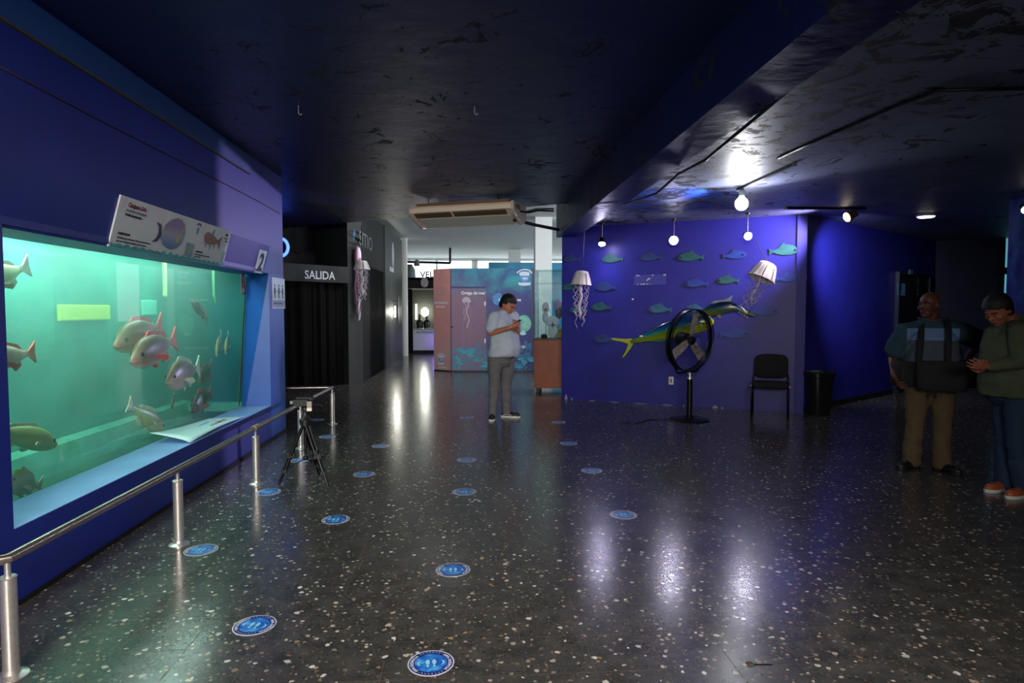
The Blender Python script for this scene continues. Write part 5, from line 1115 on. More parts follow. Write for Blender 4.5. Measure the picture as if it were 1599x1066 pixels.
mb = MB(); mb.prism([((0.065 if i % 2 == 0 else 0.018)*math.sin(2*PI*i/8), (0.075 if i % 2 == 0 else 0.018)*math.cos(2*PI*i/8)) for i in range(8)], 0.008, pz+V((0, -0.028, 0.03)), (1, 0, 0), (0, 0, 1)); mb.build('starfish', mat('olive_starfish', rgb(84, 92, 58), 0.7), r, world=True)
r = cthing('coral_block', 'yellow coral block at the right of the display case', 'coral', (0.17, -0.1, 1.005)); pz = ctr+Rz @ V((0.17, -0.1, 1.06))
mb = MB(); mb.box(pz, (0.17, 0.13, 0.11), Rz); mb.box(pz+V((0, 0, 0.09)), (0.13, 0.10, 0.08), Rz); ye = mb.build('block', mat('yellow_coral', rgb(196, 160, 30), 0.8, vary=0.3, vscale=20), r, world=True, bevel=0.02, seg=3)
r = cthing('rock_sample', 'dark rock at the bottom left of the display case', 'rock', (-0.16, -0.12, 1.005)); pz = ctr+Rz @ V((-0.16, -0.12, 1.04))
mb = MB(); mb.ell(pz, (0.07, 0.06, 0.045), n=9, m=5); mb.build('rock', mat('dark_rock', rgb(60, 56, 46), 0.9, vary=0.4), r, world=True)

# ---------- black exit facade: lettering, curtains, models ----------
S0n = -sn
def onx(px, py, off=0.0): return AW(px, py, S0, S1)+S0n*off
tS = text('SALIDA', 0.225, M['white_ink'], onx(475.5, 434.5, 0.004), sd, (0, 0, 1), None, 'exit_lettering', bold=0.003, sx=0.93)
o_ = onx(475, 434, 0.004); tS.location = o_; tS.data.transform(Matrix.Translation(-o_)); tag(tS, 'white lettering SALIDA on the black lintel over the curtained exit', 'sign')
cl = MB(); n = 120; L = 1.30; base = S0+sn*0.07
a = AW(446, 500, S0, S1); b = V((S1.x, S1.y, 0)); a.z = 0; d = (b-a); 
def curtain(name, a, b, z0, z1, lab, wave=0.02, k=26, m=None):
    d = (b-a); nrm = V((-d.y, d.x, 0)).normalized(); N = 160; vs = []
    for j, z in enumerate((z0, (z0+z1)/2, z1)):
        for i in range(N+1):
            s = i/N; w_ = wave*math.sin(s*k)+wave*0.5*math.sin(s*k*2.3+1+j*0.4); p = a+d*s+nrm*w_; vs.append((p.x, p.y, z))
    fs = [(j*(N+1)+i, j*(N+1)+i+1, (j+1)*(N+1)+i+1, (j+1)*(N+1)+i) for j in range(2) for i in range(N)]
    mb = MB(); mb.add(vs, fs); o = mb.build(name, m or M['black_cloth'], smooth=True); md = o.modifiers.new('t', 'SOLIDIFY'); md.thickness = 0.006
    rebase(o, (a+b)/2); return tag(o, lab, 'curtain')
curtain('exit_curtain', S0-sd*1.5+sn*0.12, S0+sd*0.66+sn*0.12, 0.01, 2.12, 'left half of the black curtain hanging in the exit under the SALIDA lintel')
curtain('exit_curtain', S0+sd*0.69+sn*0.12, S1+sn*0.12, 0.01, 2.12, 'right half of the black curtain hanging in the exit under the SALIDA lintel', k=20)
# blue ring light above the lintel
rp = AY(438.5, 386, 11.6); rgl = thing('ring_light', 'glowing blue ring light in the dark above the exit, half hidden by the tank wall', 'lamp', rp)
blue_e = mat('blue_lit_ring', rgb(60, 90, 255), 0.4, emit=(0.05, 0.12, 1.0, 1), es=5)
mb = MB(); mb.tube([rp+V((0.125*math.cos(2*PI*i/40), 0, 0.155*math.sin(2*PI*i/40))) for i in range(40)], 0.026, n=10, closed=True); mb.build('ring_tube', blue_e, rgl, world=True, smooth=True)
mb = MB(); mb.lathe([(0.11, -0.02), (0.12, 0.0), (0.05, 0.03)], rp+V((0, 0.03, 0)), n=24, axis=(0, 1, 0)); mb.build('housing', M['black_plastic'], rgl, world=True)
mb = MB(); mb.cyl(rp+V((0, 0.05, 0)), (rp.x, 12.9, rp.z), 0.012); mb.build('mounting_arm', M['black_metal'], rgl, world=True)
# facade front panel: pink jellyfish
fpd = (P1-S1).normalized(); fpn = V((fpd.y, -fpd.x, 0))
def onp(px, py, off=0.0): return AW(px, py, S1, P1)+fpn*off
pk = thing('pink_jellyfish_model', 'pink and white jellyfish model mounted on the narrow grey panel beside the exit', 'jellyfish model', onp(554, 420, 0.05))
C_ = onp(554, 402, 0.07)
mb = MB(); mb.ell(C_, (0.085, 0.06, 0.245), Matrix.Rotation(math.atan2(fpd.y, fpd.x), 3, 'Z')); mb.build('bell', mat('dusky_pink_bell', rgb(112, 62, 92), 0.5), pk, world=True, smooth=True)
mb = MB(); mb.ell(C_+fpn*0.035+V((0, 0, 0.02)), (0.062, 0.05, 0.19), Matrix.Rotation(math.atan2(fpd.y, fpd.x), 3, 'Z')); mb.build('bell_centre', mat('white_pink_bell', rgb(222, 200, 212), 0.5), pk, world=True, smooth=True)
mb = MB(); mb.ell(C_+fpn*0.07+V((0, 0, -0.07)), (0.04, 0.03, 0.07), Matrix.Rotation(math.atan2(fpd.y, fpd.x), 3, 'Z')); mb.build('mouth_disc', mat('rose_disc', rgb(176, 110, 148), 0.5), pk, world=True, smooth=True)
tmat = mat('dusky_pink_ribbon', rgb(92, 52, 74), 0.6); twht = mat('white_ribbon', rgb(214, 205, 212), 0.6)
for k in range(6):
    o = C_+fpd*(-0.07+0.028*k)+V((0, 0, -0.2)); ln = 0.80+0.22*math.sin(k*1.7)
    mb = MB(); mb.tube([o+V((0, 0, -ln*q/10))+fpd*0.015*math.sin(q*0.9+k) for q in range(11)], 0.013, n=6); mb.build('tentacle', tmat, pk, world=True, smooth=True)
for k in range(2):
    o = C_+fpd*(0.0+0.035*k)+V((0, 0, -0.85))+fpn*0.02
    mb = MB(); mb.tube([o+V((0, 0, -0.45*q/8))+fpd*0.014*math.sin(q*1.2+k) for q in range(9)], 0.009, n=6); mb.build('tentacle', twht, pk, world=True, smooth=True)
es = thing('small_emblem_plate', 'small light blue emblem high on the narrow grey panel beside the exit', 'sign', onp(553, 364, 0.004))
mb = MB(); mb.prism([(-0.03, -0.10), (0.03, -0.10), (0.035, 0.0), (0.0, 0.12), (-0.035, 0.0)], -0.004, onp(553, 366, 0.003), fpd, (0, 0, 1)); mb.build('plate', mat('faded_blue_emblem', rgb(70, 110, 150), 0.6), es, world=True)
mb = MB(); mb.prism([(-0.02, -0.02), (0.02, -0.02), (0.02, 0.02), (-0.02, 0.02)], -0.004, onp(553.5, 373, 0.003), fpd, (0, 0, 1)); mb.build('plate_foot', M['ink_grey'], es, world=True)
# white jellyfish by the dark doorway
FX = -2.2
wj = AX(566.5, 407, FX+0.16); jelly('jellyfish_model', 'white hat-shaped jellyfish model hanging before the dark doorway of the black facade', V((wj.x-0.02, wj.y, wj.z)), (0, 0, -1), 0.15, 0.17, 0.75, 12, bellm, twht, V((wj.x-0.02, wj.y, 3.16)))
fa, fbv = V((-2.23, 13.5, 0)), V((-2.17, 16.6, 0)); fu = (fbv-fa).normalized(); fn = V((fu.y, -fu.x, 0))
p = AW(560.5, 381, fa, fbv)+fn*0.004; o = text('SITIO', 0.42, M['ink_grey'], p, fu, (0, 0, 1), None, 'facade_lettering', bold=0.003, sx=1.6); o.location = p; o.data.transform(Matrix.Translation(-p)); tag(o, 'large grey lettering high on the black facade above the dark doorway', 'sign')
mb = MB(); mb.prism([(0.9, 0.0), (2.9, 0.0), (2.9, 2.5), (0.9, 2.5)], -0.012, fa, fu, (0, 0, 1)); o = mb.build('door_2', M['black_cloth']); struct(o)
# second panel: emblem, caption and shaded wall lamp
ga, gb = V((-2.15, 16.6, 0)), V((-2.10, 20.3, 0)); gu = (gb-ga).normalized(); gn = V((gu.y, -gu.x, 0))
def ong(px, py, off=0.0): return AW(px, py, ga, gb)+gn*off
e1 = thing('white_emblem_sign', 'white emblem with a caption high on the dark panel above the lit wall lamp', 'sign', ong(613, 398, 0.004))
mb = MB(); o = ong(613.5, 398, 0.006); mb.prism(ov(0, 0, 0.22, 0.36, 20), -0.006, o, gu, (0, 0, 1)); mb.build('emblem', mat('grey_white_emblem', rgb(150, 156, 170), 0.6, vary=0.4, vscale=12), e1, world=True)
text('ACUARIO', 0.17, M['white_ink'], ong(608.2, 422.5, 0.006), gu, (0, 0, 1), e1, bold=0.004, sx=1.15)
wl_ = thing('shaded_wall_lamp', 'wall lamp behind a tall black plate throwing white light on the dark panel', 'lamp', ong(614, 484, 0.05))
sp0, sp1 = ong(614, 463, 0.14), ong(614, 504, 0.14)
mb = MB(); mb.box((sp0+sp1)/2, (0.03, 0.42, sp0.z-sp1.z)); mb.build('black_plate', M['black_plastic'], wl_, world=True)
mb = MB(); mb.cyl(ong(614, 495, 0.055), ong(614, 478, 0.055), 0.02); mb.build('lamp_tube', mat('lit_white_tube', rgb(255, 255, 240), 0.4, emit=(1.0, 0.98, 0.84, 1), es=14), wl_, world=True, smooth=True)
mb = MB(); mb.cyl(ong(614, 470, 0.0), ong(614, 470, 0.13), 0.012); mb.build('bracket', M['black_metal'], wl_, world=True)
WLAMP = ong(614, 487, 0.10)
# ---------- stall under a dark fascia at the end of the hall ----------
YS = 22.3
sl = thing('souvenir_stall', 'dark stall with a lit interior, left behind the printed booth', 'stall', (-1.6, YS, 0))
fL, fR = AY(624, 433, YS), AY(682, 433, YS); fB = AY(640, 450, YS).z
mb = MB(); mb.box(((fL.x+fR.x)/2+0.3, YS, (fL.z+fB)/2), (fR.x-fL.x+0.6, 0.1, fL.z-fB)); mb.build('fascia', M['black'], sl, world=True)
mb = MB(); mb.box(((fL.x+fR.x)/2+0.3, YS-0.06, fB-0.03), (fR.x-fL.x+0.6, 0.04, 0.05)); mb.build('fascia_trim', mat('cream_strip', rgb(150, 140, 116), 0.6), sl, world=True)
mb = MB(); mb.prism(ov(0, 0, 0.13, 0.17), 0.01, AY(663, 441, YS-0.07), (1, 0, 0), (0, 0, 1)); mb.build('fascia_emblem', mat('grey_emblem_print', rgb(150, 140, 140), 0.6, vary=0.4, vscale=20), sl, world=True)
mb = MB(); mb.box((-1.2, YS+1.6, 1.2), (3.0, 0.08, 2.4)); mb.build('back_wall', mat('stall_dark_wall', rgb(58, 60, 52), 0.7), sl, world=True)
mb = MB(); mb.box((-2.3, YS+0.8, 1.2), (0.06, 1.6, 2.4)); mb.build('side_wall', mat('stall_green_wall', rgb(50, 62, 40), 0.7), sl, world=True)
mb = MB(); mb.box((-0.9, YS+0.8, 2.62), (3.2, 1.7, 0.06)); mb.build('roof', M['black'], sl, world=True)
cA, cB = AY(645, 514, YS+0.15), AY(690, 514, YS+0.15)
ct = thing('stall_counter', 'pale lilac counter lit violet inside the dark stall', 'counter', ((cA.x+cB.x)/2, YS+0.4, 0))
mb = MB(); mb.box(((cA.x+cB.x)/2, YS+0.35, cA.z/2+0.06), (cB.x-cA.x, 0.4, cA.z-0.12)); mb.build('counter_body', mat('lilac_counter', rgb(170, 170, 180), 0.5), ct, world=True)
mb = MB(); mb.box(((cA.x+cB.x)/2, YS+0.35, 0.06), (cB.x-cA.x+0.04, 0.44, 0.12)); mb.build('counter_plinth', M['black'], ct, world=True)
mb = MB(); mb.box(((cA.x+cB.x)/2, YS+0.35, cA.z+0.01), (cB.x-cA.x+0.04, 0.46, 0.03)); mb.build('counter_top', M['black_plastic'], ct, world=True)
text('ARTESANIAS', 0.13, mat('green_lettering', rgb(40, 130, 80), 0.6), AY(649, 520.5, YS+0.14), (1, 0, 0), (0, 0, 1), ct, lift=0.003, bold=0.002)
for px, h, lab in ((655.5, 0.5, 'left dark bust on the stall counter'), (666.5, 0.45, 'right dark bust on the stall counter, before the bright lamp')):
    p = AY(px, 513, YS+0.35); p.z = cA.z+0.026; r = thing('display_bust', lab, 'bust', p, 0, 'busts on the stall counter')
    mb = MB(); mb.lathe([(0.10, 0), (0.11, 0.1), (0.13, 0.2), (0.10, 0.27), (0.04, 0.31), (0.035, h)], p, n=16); mb.build('bust', M['black_plastic'], r, world=True, smooth='auto')
    mb = MB(); mb.lathe([(0.12, 0), (0.12, 0.012)], p, n=16); mb.build('foot', M['white_plastic'], r, world=True)
lp = AY(663.5, 487, YS+1.45); r = thing('stall_lamp', 'bright round lamp on the back wall of the dark stall', 'lamp', lp)
mb = MB(); mb.ell(lp, (0.14, 0.05, 0.17)); mb.build('globe', mat('lit_stall_globe', rgb(255, 255, 240), 0.4, emit=(1.0, 1.0, 0.86, 1), es=18), r, world=True, smooth=True)
mb = MB(); mb.box(lp+V((0, 0.07, 0)), (0.1, 0.06, 0.1)); mb.build('mount', M['black_plastic'], r, world=True)
lp2 = AY(650, 487, YS+1.4); mb = MB(); mb.cyl(lp2+V((0, 0, -0.28)), lp2+V((0, 0, 0.30)), 0.035, n=10); o = mb.build('tube_lamp', mat('lit_yellow_tube', rgb(255, 255, 210), 0.4, emit=(0.95, 1.0, 0.7, 1), es=3), smooth=True); rebase(o, lp2); tag(o, 'thin upright tube lamp left of the round lamp in the stall', 'lamp')
curtain('stall_curtain', AY(630, 500, YS-0.1)*V((1, 1, 0)) if False else V((AY(633, 500, YS-0.1).x, YS-0.1, 0)), V((AY(644, 500, YS-0.1).x, YS-0.1, 0)), 0.02, fB-0.02, 'black curtain tied at the left side of the stall', 0.03, 9)
# posters on the dark corridor door
def ondr(px, py, off=0.05): return AW(px, py, c0, A3)-n2*off
p = ondr(1396.5, 461); q = ondr(1409, 443); r = thing('door_notice', 'pale blue notice on the upper left of the dark corridor door', 'notice', p)
mb = MB(); wq = ((V((q.x, q.y, 0))-V((p.x, p.y, 0))).length); mb.prism([(0, 0), (wq, 0), (wq, q.z-p.z), (0, q.z-p.z)], -0.004, p, d2, (0, 0, 1)); mb.build('sheet', mat('pale_blue_sheet', rgb(120, 165, 200), 0.6), r, world=True)
mb = MB(); mb.prism([(0, 0), (wq, 0), (wq, 0.05), (0, 0.05)], -0.005, p-n2*0.001, d2, (0, 0, 1)); mb.build('blue_band', M['cyan_ink'], r, world=True)
mb = MB(); mb.prism(ov(wq/2, (q.z-p.z)*0.6, 0.02, 0.05, 12), -0.006, p-n2*0.001, d2, (0, 0, 1)); mb.build('figure_print', M['ink'], r, world=True)
p = ondr(1413, 428, 0.075); r = thing('exit_sign_plate', 'small pale green plate above the dark corridor door', 'sign', p)
mb = MB(); mb.prism([(0, 0), (0.17, 0), (0.17, 0.085), (0, 0.085)], -0.01, p, d2, (0, 0, 1)); mb.build('plate', mat('pale_green_plate', rgb(130, 160, 150), 0.5), r, world=True)
mb = MB(); mb.prism([(0.04, 0.03), (0.13, 0.03), (0.13, 0.06), (0.04, 0.06)], -0.012, p, d2, (0, 0, 1)); mb.build('mark', M['ink_grey'], r, world=True)
p = ondr(1429, 461, 0.052); o = text('SALIDA', 0.13, M['ink_grey'], p, (0, 0, 1), -d2, None, 'door_lettering', bold=0.003); o.location = p; o.data.transform(Matrix.Translation(-p)); tag(o, 'grey vertical lettering on the right side of the dark corridor door', 'sign')
# ---------- people ----------
def basis(f, u):
    f = V(f).normalized(); u = V(u); u = (u-f*u.dot(f)).normalized(); r = f.cross(u)   # r = the person's right when f forward, u up
    return r, f, u
def head_shape(mb, C, r, f, u, s=1.0, w=1.0):
    M3 = Matrix((r, f, u)).transposed()
    def E(x, y, z, a, b, c): mb.ell(C+r*x*s+f*y*s+u*z*s, (a*s*w, b*s, c*s), M3, 20, 12)
    E(0, -0.012, 0.035, .076, .094, .088)      # skull
    E(0, 0.018, -0.012, .066, .078, .085)      # face
    E(0, 0.030, -0.060, .050, .058, .052)      # jaw
    E(0, 0.066, -0.088, .024, .020, .020)      # chin
    E(0, 0.083, 0.028, .050, .014, .012)       # brow
    for q in (-1, 1):
        E(q*.040, 0.062, -0.022, .024, .024, .024)  # cheek
        E(q*.031, 0.073, 0.016, .018, .013, .008)  # upper lid
        E(q*.078, -0.006, -0.004, .010, .020, .032)  # ear
    E(0, 0.093, 0.005, .010, .012, .026); E(0, 0.104, -0.018, .016, .016, .012)   # nose
    E(0, 0.088, -0.050, .026, .010, .007); E(0, 0.086, -0.063, .022, .010, .008)  # lips
def hand_shape(mb, W, d, n, side, curl=0.5, s=1.0, thumb_in=0.6, r=0.0088):
    """W wrist, d finger direction, n palm-facing direction, side = +1/-1 where the thumb is (along n x d)"""
    d = V(d).normalized(); n = V(n); n = (n-d*n.dot(d)).normalized(); a = n.cross(d)*side
    M3 = Matrix((a, n, d)).transposed()
    mb.ell(W+d*0.048*s, (0.043*s, 0.017*s, 0.056*s), M3, 18, 12); mb.rcone(W-d*0.02*s, 0.025*s, W+d*0.03*s, 0.024*s)
    for k, (off, ln, b) in enumerate([(0.033, 0.92, 0.093), (0.011, 1.0, 0.098), (-0.011, 0.94, 0.095), (-0.032, 0.76, 0.087)]):
        p = W+a*off*s+d*b*s; ang = curl*(0.55+0.05*k); dirv = d
        sp = a*(off*0.9)
        for L, rr in ((0.043, 1.0), (0.026, 0.93), (0.021, 0.85)):
            dirv = (d*math.cos(ang)+n*math.sin(ang)+sp).normalized(); q = p+dirv*L*ln*s; mb.rcone(p, r*s*rr, q, r*s*rr*0.93, 10); p = q; ang += curl*(0.75)
    p = W+a*0.030*s+d*0.022*s; dv = (a*0.75+d*0.62+n*0.25).normalized(); q = p+dv*0.042*s; mb.rcone(p, 0.0135*s, q, 0.011*s, 12)
    dv = (a*(0.6-thumb_in)+d*0.8+n*(0.2+thumb_in*0.7)).normalized(); q2 = q+dv*0.032*s; mb.rcone(q, 0.011*s, q2, 0.0098*s, 12); dv = (dv+n*0.2-a*0.2).normalized(); mb.rcone(q2, 0.0098*s, q2+dv*0.024*s, 0.0085*s, 12)
def torso_rings(mb, secs, n=32):
    """secs: (centre, right axis, forward axis, half width, half depth front, half depth back)"""
    R = []
    for (c, r, f, w, df, db) in secs:
        ring = []
        for i in range(n):
            t = 2*PI*i/n; ct, st = math.cos(t), math.sin(t); ct2 = math.copysign(abs(ct)**0.85, ct); st2 = math.copysign(abs(st)**0.9, st)
            ring.append(c+r*(w*ct2)+f*((df if st > 0 else db)*st2))
        R.append(ring)
    mb.loft(R)
def shoe(par, heel, toe, L, m_up, m_sole, name='shoe', w=0.048, up_extra=0.0, sole_h=0.028, world=True):
    d = V((toe.x-heel.x, toe.y-heel.y, 0)).normalized(); s = V((-d.y, d.x, 0)); o = V((heel.x, heel.y, 0))
    def outline(z, k=1.0, e=0.0):
        pts = []
        for (x, wl, wr) in [(0.0, .02, .02), (.015, .6, .6), (.10, .78, .74), (.28, .80, .74), (.45, .84, .80), (.62, 1.0, 1.0), (.80, .98, .92), (.93, .68, .62), (1.0, .12, .12)]:
            pts.append((x, wl, wr))
        a = [o+d*(x*L+(e if x > .5 else -e))+s*(w*wl*k)+V((0, 0, z)) for x, wl, wr in pts]; b = [o+d*(x*L+(e if x > .5 else -e))-s*(w*wr*k)+V((0, 0, z)) for x, wl, wr in pts[::-1]]
        return a+b
    mb = MB(); mb.loft([outline(0.0, .94), outline(0.006, 1.02, .002), outline(sole_h, 1.0)]); 
    m2 = MB(); R = []
    for z, k in ((sole_h-0.002, .97), (sole_h+0.018, .96), (sole_h+0.032, .82), (sole_h+0.045, .5)):
        R.append(outline(z, k, -0.002 if z < .05 else -0.02))
    m2.loft(R)
    # instep and ankle collar
    top = o+d*(0.24*L)+V((0, 0, 0.105+up_extra)); m2.rcone(o+d*(0.17*L)+V((0, 0, 0.055)), 0.038, top-V((0, 0, .02)), 0.041, 16); m2.rcone(o+d*0.55*L+V((0, 0, .045)), 0.030, top-V((0, 0, .03)), 0.036, 16); m2.rcone(o+d*0.75*L+V((0, 0, .04)), 0.026, o+d*0.5*L+V((0, 0, .05)), 0.034, 14)
    up = remesh(m2, name, m_up, par, 0.006, 4); sl_ = mb.build('sole', m_sole, up, smooth='auto')
    for q in sl_.data.vertices: q.co -= par.location
    lc = MB()
    for k in range(3):
        c = o+d*((0.40+0.1*k)*L)+V((0, 0, 0.098-0.012*k)); lc.tube([c-s*0.024-V((0, 0, .006)), c+V((0, 0, .004)), c+s*0.024-V((0, 0, .006))], 0.0028, n=5)
    ls = lc.build('laces', M['ink_grey'], up, smooth=True)
    for q in ls.data.vertices: q.co -= par.location
    return up
def limb(mb, pts, rad, bulge=None):
    for i in range(len(pts)-1): mb.rcone(pts[i], rad[i], pts[i+1], rad[i+1], 18)
def mid_(a, b, t): return a+(b-a)*t
def hair_shape(mb, C, r, f, u, s=1.0, line=0.2, vol=0.012, back=-0.05):
    n, m = 56, 40; R = []; c = C+f*(-0.012*s)+u*(0.035*s)
    for k in range(m+1):
        t = -PI/2+PI*(k+0.02)/(m+0.04); ring = []
        for i in range(n):
            ph = 2*PI*i/n; ct = math.cos(t) if t > 0 else math.cos(t)**0.35; x, y, z = ct*math.cos(ph), ct*math.sin(ph), math.sin(t)
            front = max(0, y); lim = line+0.10*noise.noise(V((x*9, y*9, 3.0)))+0.42*max(0, y)-0.95*max(0, -y)-0.62*abs(x)*(1-min(1, max(0, (y-.05)/.40)))
            k_ = 1.0 if z > lim else max(0.55, 1.0-(lim-z)*2.0)
            nz = 1+0.04*noise.noise(V((x*4, y*4, z*4)))+0.035*noise.noise(V((x*13, y*13, z*13)))
            vz = vol*(1 if z > 0 else 1+z*.55); ring.append(c+r*(x*(.077*s+vz)*k_*nz)+f*(y*(.094*s+vz)*k_*nz)+u*(z*((.088*s+vol) if z > 0 else .125*s)*nz))
        R.append(ring)
    mb.loft(R)
def eyes(par, C, r, f, u, s=1.0):
    M3 = Matrix((r, f, u)).transposed()
    for q in (-1, 1):
        mb = MB(); mb.ell(C+r*q*.031*s+f*.077*s+u*.006*s, (.012*s, .011*s, .006*s), M3, 14, 10); e = mb.build('eye', M['eye_white'], par, world=True, smooth=True)
        mb = MB(); mb.ell(C+r*q*.031*s+f*.086*s+u*.004*s, (.006*s, .004*s, .005*s), M3, 10, 8); p = mb.build('iris', M['iris'], e, smooth=True)
        for v_ in p.data.vertices: v_.co -= par.location
        mb = MB(); mb.tube([C+r*q*.014*s+f*.097*s+u*.027*s, C+r*q*.032*s+f*.094*s+u*.034*s, C+r*q*.052*s+f*.080*s+u*.028*s], 0.0042*s, 6); mb.build('eyebrow', M['brow'], par, world=True, smooth=True)
M['eye_white'] = mat('eye_white', rgb(150, 138, 130), 0.3); M['iris'] = mat('dark_iris', rgb(26, 16, 12), 0.15); M['brow'] = mat('black_brow', rgb(18, 14, 12), 0.9)
def skin(name, c): return mat(name, c, 0.5, spec=0.35, vary=0.10, vscale=9)
def cloth(name, c, rough=0.85): return mat(name, c, rough, spec=0.2, vary=0.08, vscale=7, bump=0.35, bscale=350, bdist=0.0008)

def figure(P, root, skin_m, belly=0.0):
    """P: dict of joints in world coordinates; builds the bare body as one continuous mesh"""
    mb = MB(); r, f, u = P['r'], P['f'], V((0, 0, 1)); pel, ch_, nk = P['pelvis'], P['chest'], P['neck']
    hr_, hf, hu_ = basis(P['hf'], P['hu']); C = P['head']; s = P.get('hs', 1.0)
    head_shape(mb, C, hr_, hf, hu_, s, P.get('hw', 1.0))
    mb.rcone(nk-u*0.03, P.get('nr', .06), C-hf*0.02-hu_*0.045, P.get('nr', .06)*0.93, 18)
    torso_rings(mb, [(pel-u*.10, r, f, .10, .09, .09), (pel-u*.02, r, f, .155, .11, .12), (mid_(pel, ch_, .35), r, f, .145+belly*.3, .11+belly*.6, .10), (mid_(pel, ch_, .7), r, f, .155+belly*.2, .12+belly*.5, .10), (ch_, r, f, .165, .115, .105), (mid_(ch_, nk, .6), r, f, .15, .08, .085), (mid_(ch_, nk, .9), r, f, .09, .05, .06)])
    for k in (0, 1):
        sh, el, wr = P['sh'][k], P['el'][k], P['wr'][k]
        limb(mb, [mid_(nk, sh, .45)-u*.01, sh, mid_(sh, el, .5), el], [.05, .055, .046, .038]); limb(mb, [el, mid_(el, wr, .3), wr], [.040, .041, .026])
        hand_shape(mb, wr, P['hd'][k], P['hn'][k], P['hsd'][k], P.get('curl', (.6, .6))[k])
        hp, kn_, an_ = P['hip'][k], P['knee'][k], P['ank'][k]
        limb(mb, [hp, mid_(hp, kn_, .5), kn_], [.085, .072, .055]); limb(mb, [kn_, mid_(kn_, an_, .3), an_], [.054, .056, .036]); limb(mb, [an_, V((an_.x, an_.y, .05))+P['toe'][k]*0.06], [.036, .030])
    b = remesh(mb, 'body', skin_m, root, 0.0048, 3)
    eyes(root, C, hr_, hf, hu_, s)
    ml = MB(); ml.tube([C+hr_*-.022*s+hf*.094*s-hu_*.056*s, C+hf*.0985*s-hu_*.0565*s, C+hr_*.022*s+hf*.094*s-hu_*.056*s], 0.0026, 6); ml.build('mouth', P.get('lip', M['iris']), root, world=True, smooth=True)
    return b, (hr_, hf, hu_)
def trousers(P, root, m, leg_w=1.0, waist=.0, hem=0.075, taper=.066):
    mb = MB(); r, f, u = P['r'], P['f'], V((0, 0, 1)); pel = P['pelvis']
    torso_rings(mb, [(pel-u*.11, r, f, .13, .10, .11), (pel-u*.05, r, f, .175+waist, .125+waist, .14), (pel+u*.03, r, f, .172+waist, .12+waist, .13), (pel+u*.09, r, f, .168+waist, .118+waist, .12)])
    for k in (0, 1):
        hp, kn_, an_ = P['hip'][k], P['knee'][k], P['ank'][k]; e = V((an_.x, an_.y, hem)) 
        limb(mb, [hp-u*.0, mid_(hp, kn_, .45), kn_, mid_(kn_, an_, .35), mid_(kn_, an_, .8), e], [.105*leg_w, .092*leg_w, .074*leg_w, .073*leg_w, taper*leg_w, (taper-.004)*leg_w])
    return remesh(mb, 'trousers', m, root, 0.0085, 3, disp=0.012, dscale=6.5)
def shirt(P, root, m, belly, hemz, sleeve=0.62, sw=1.0, long=False, disp=.011, wx=0.0, name='shirt'):
    mb = MB(); r, f, u = P['r'], P['f'], V((0, 0, 1)); pel, ch_, nk = P['pelvis'], P['chest'], P['neck']; base = V((pel.x, pel.y, hemz))
    torso_rings(mb, [(base, r, f, .195+wx+belly*.35, .14+belly*.75, .145), (base+u*.04, r, f, .197+wx+belly*.4, .145+belly*.9, .143), (mid_(pel, ch_, .35), r, f, .188+wx+belly*.45, .145+belly*1.0, .13), (mid_(pel, ch_, .7), r, f, .19+wx+belly*.3, .142+belly*.75, .127), (ch_, r, f, .205+wx*.6, .14+belly*.25, .128), (mid_(ch_, nk, .5), r, f, .185, .105, .11), (mid_(ch_, nk, .82), r, f, .12, .075, .082), (nk+u*.005, r, f, .073, .066, .066)])
    for k in (0, 1):
        sh, el, wr = P['sh'][k], P['el'][k], P['wr'][k]
        if long: limb(mb, [mid_(nk, sh, .4)-u*.015, sh-u*.01, mid_(sh, el, .5), el], [.06, .078*sw, .07*sw, .06*sw]); limb(mb, [el, mid_(el, wr, .5), mid_(el, wr, .9)], [.06*sw, .053*sw, .038*sw])
        else: e = mid_(sh, el, sleeve); limb(mb, [mid_(nk, sh, .4)-u*.015, sh-u*.01, e], [.062, .08*sw, .085*sw])
    return remesh(mb, name, m, root, 0.0085, 3, disp=disp, dscale=7)
def collar(P, root, m, R=.074):
    mb = MB(); nk = P['neck']+V((0, 0, .008)); r, f = P['r'], P['f']; mb.tube([nk+r*R*math.cos(2*PI*i/28)+f*R*math.sin(2*PI*i/28)-V((0, 0, .018*max(0, math.sin(2*PI*i/28)))) for i in range(28)], 0.009, n=8, closed=True); return mb.build('collar', m, root, world=True, smooth=True)
UZ = V((0, 0, 1))
def W3(px, py, Y): return AY(px, py, Y)

# --- the man in the pale shirt looking at his telephone ---
Yc = 8.88; fA = V((0.80, -0.60, 0)).normalized(); rA = fA.cross(UZ)
pel = W3(784, 560, Yc); sh0, sh1 = W3(771, 494, Yc-.12), W3(801, 493, Yc+.13)
nk = (sh0+sh1)/2+UZ*.075+fA*.01; 
PA = dict(r=rA, f=fA, pelvis=pel, chest=mid_(pel, nk, .62)+fA*.0, neck=nk, head=W3(793, 475.5, Yc-.02), hf=fA*0.80+UZ*-.60, hu=UZ*.80+fA*.60, hs=1.17, hw=1.05, nr=.07,
 sh=[sh0, sh1], el=[W3(766, 520, Yc-.16), W3(806, 522, Yc+.10)], wr=[W3(796, 511.5, Yc-.36), W3(809, 514, Yc-.13)],
 hd=[(fA*.65+rA*-.45+UZ*.30), (UZ*.75+fA*.1+rA*.30)], hn=[UZ*.5-rA*.6, -fA*.7+UZ*.1+rA*.3], hsd=[1, -1], curl=(.75, .8),
 hip=[W3(773, 562, Yc-.07), W3(793, 562, Yc+.06)], knee=[W3(772, 603, Yc-.09), W3(790, 601, Yc+.05)], ank=[W3(769, 644, Yc-.10), W3(790.5, 641, Yc+.04)], toe=[V((-.12, -.99, 0)), V((.93, -.36, 0))], lip=mat('brown_lip', rgb(120, 66, 56), .5))
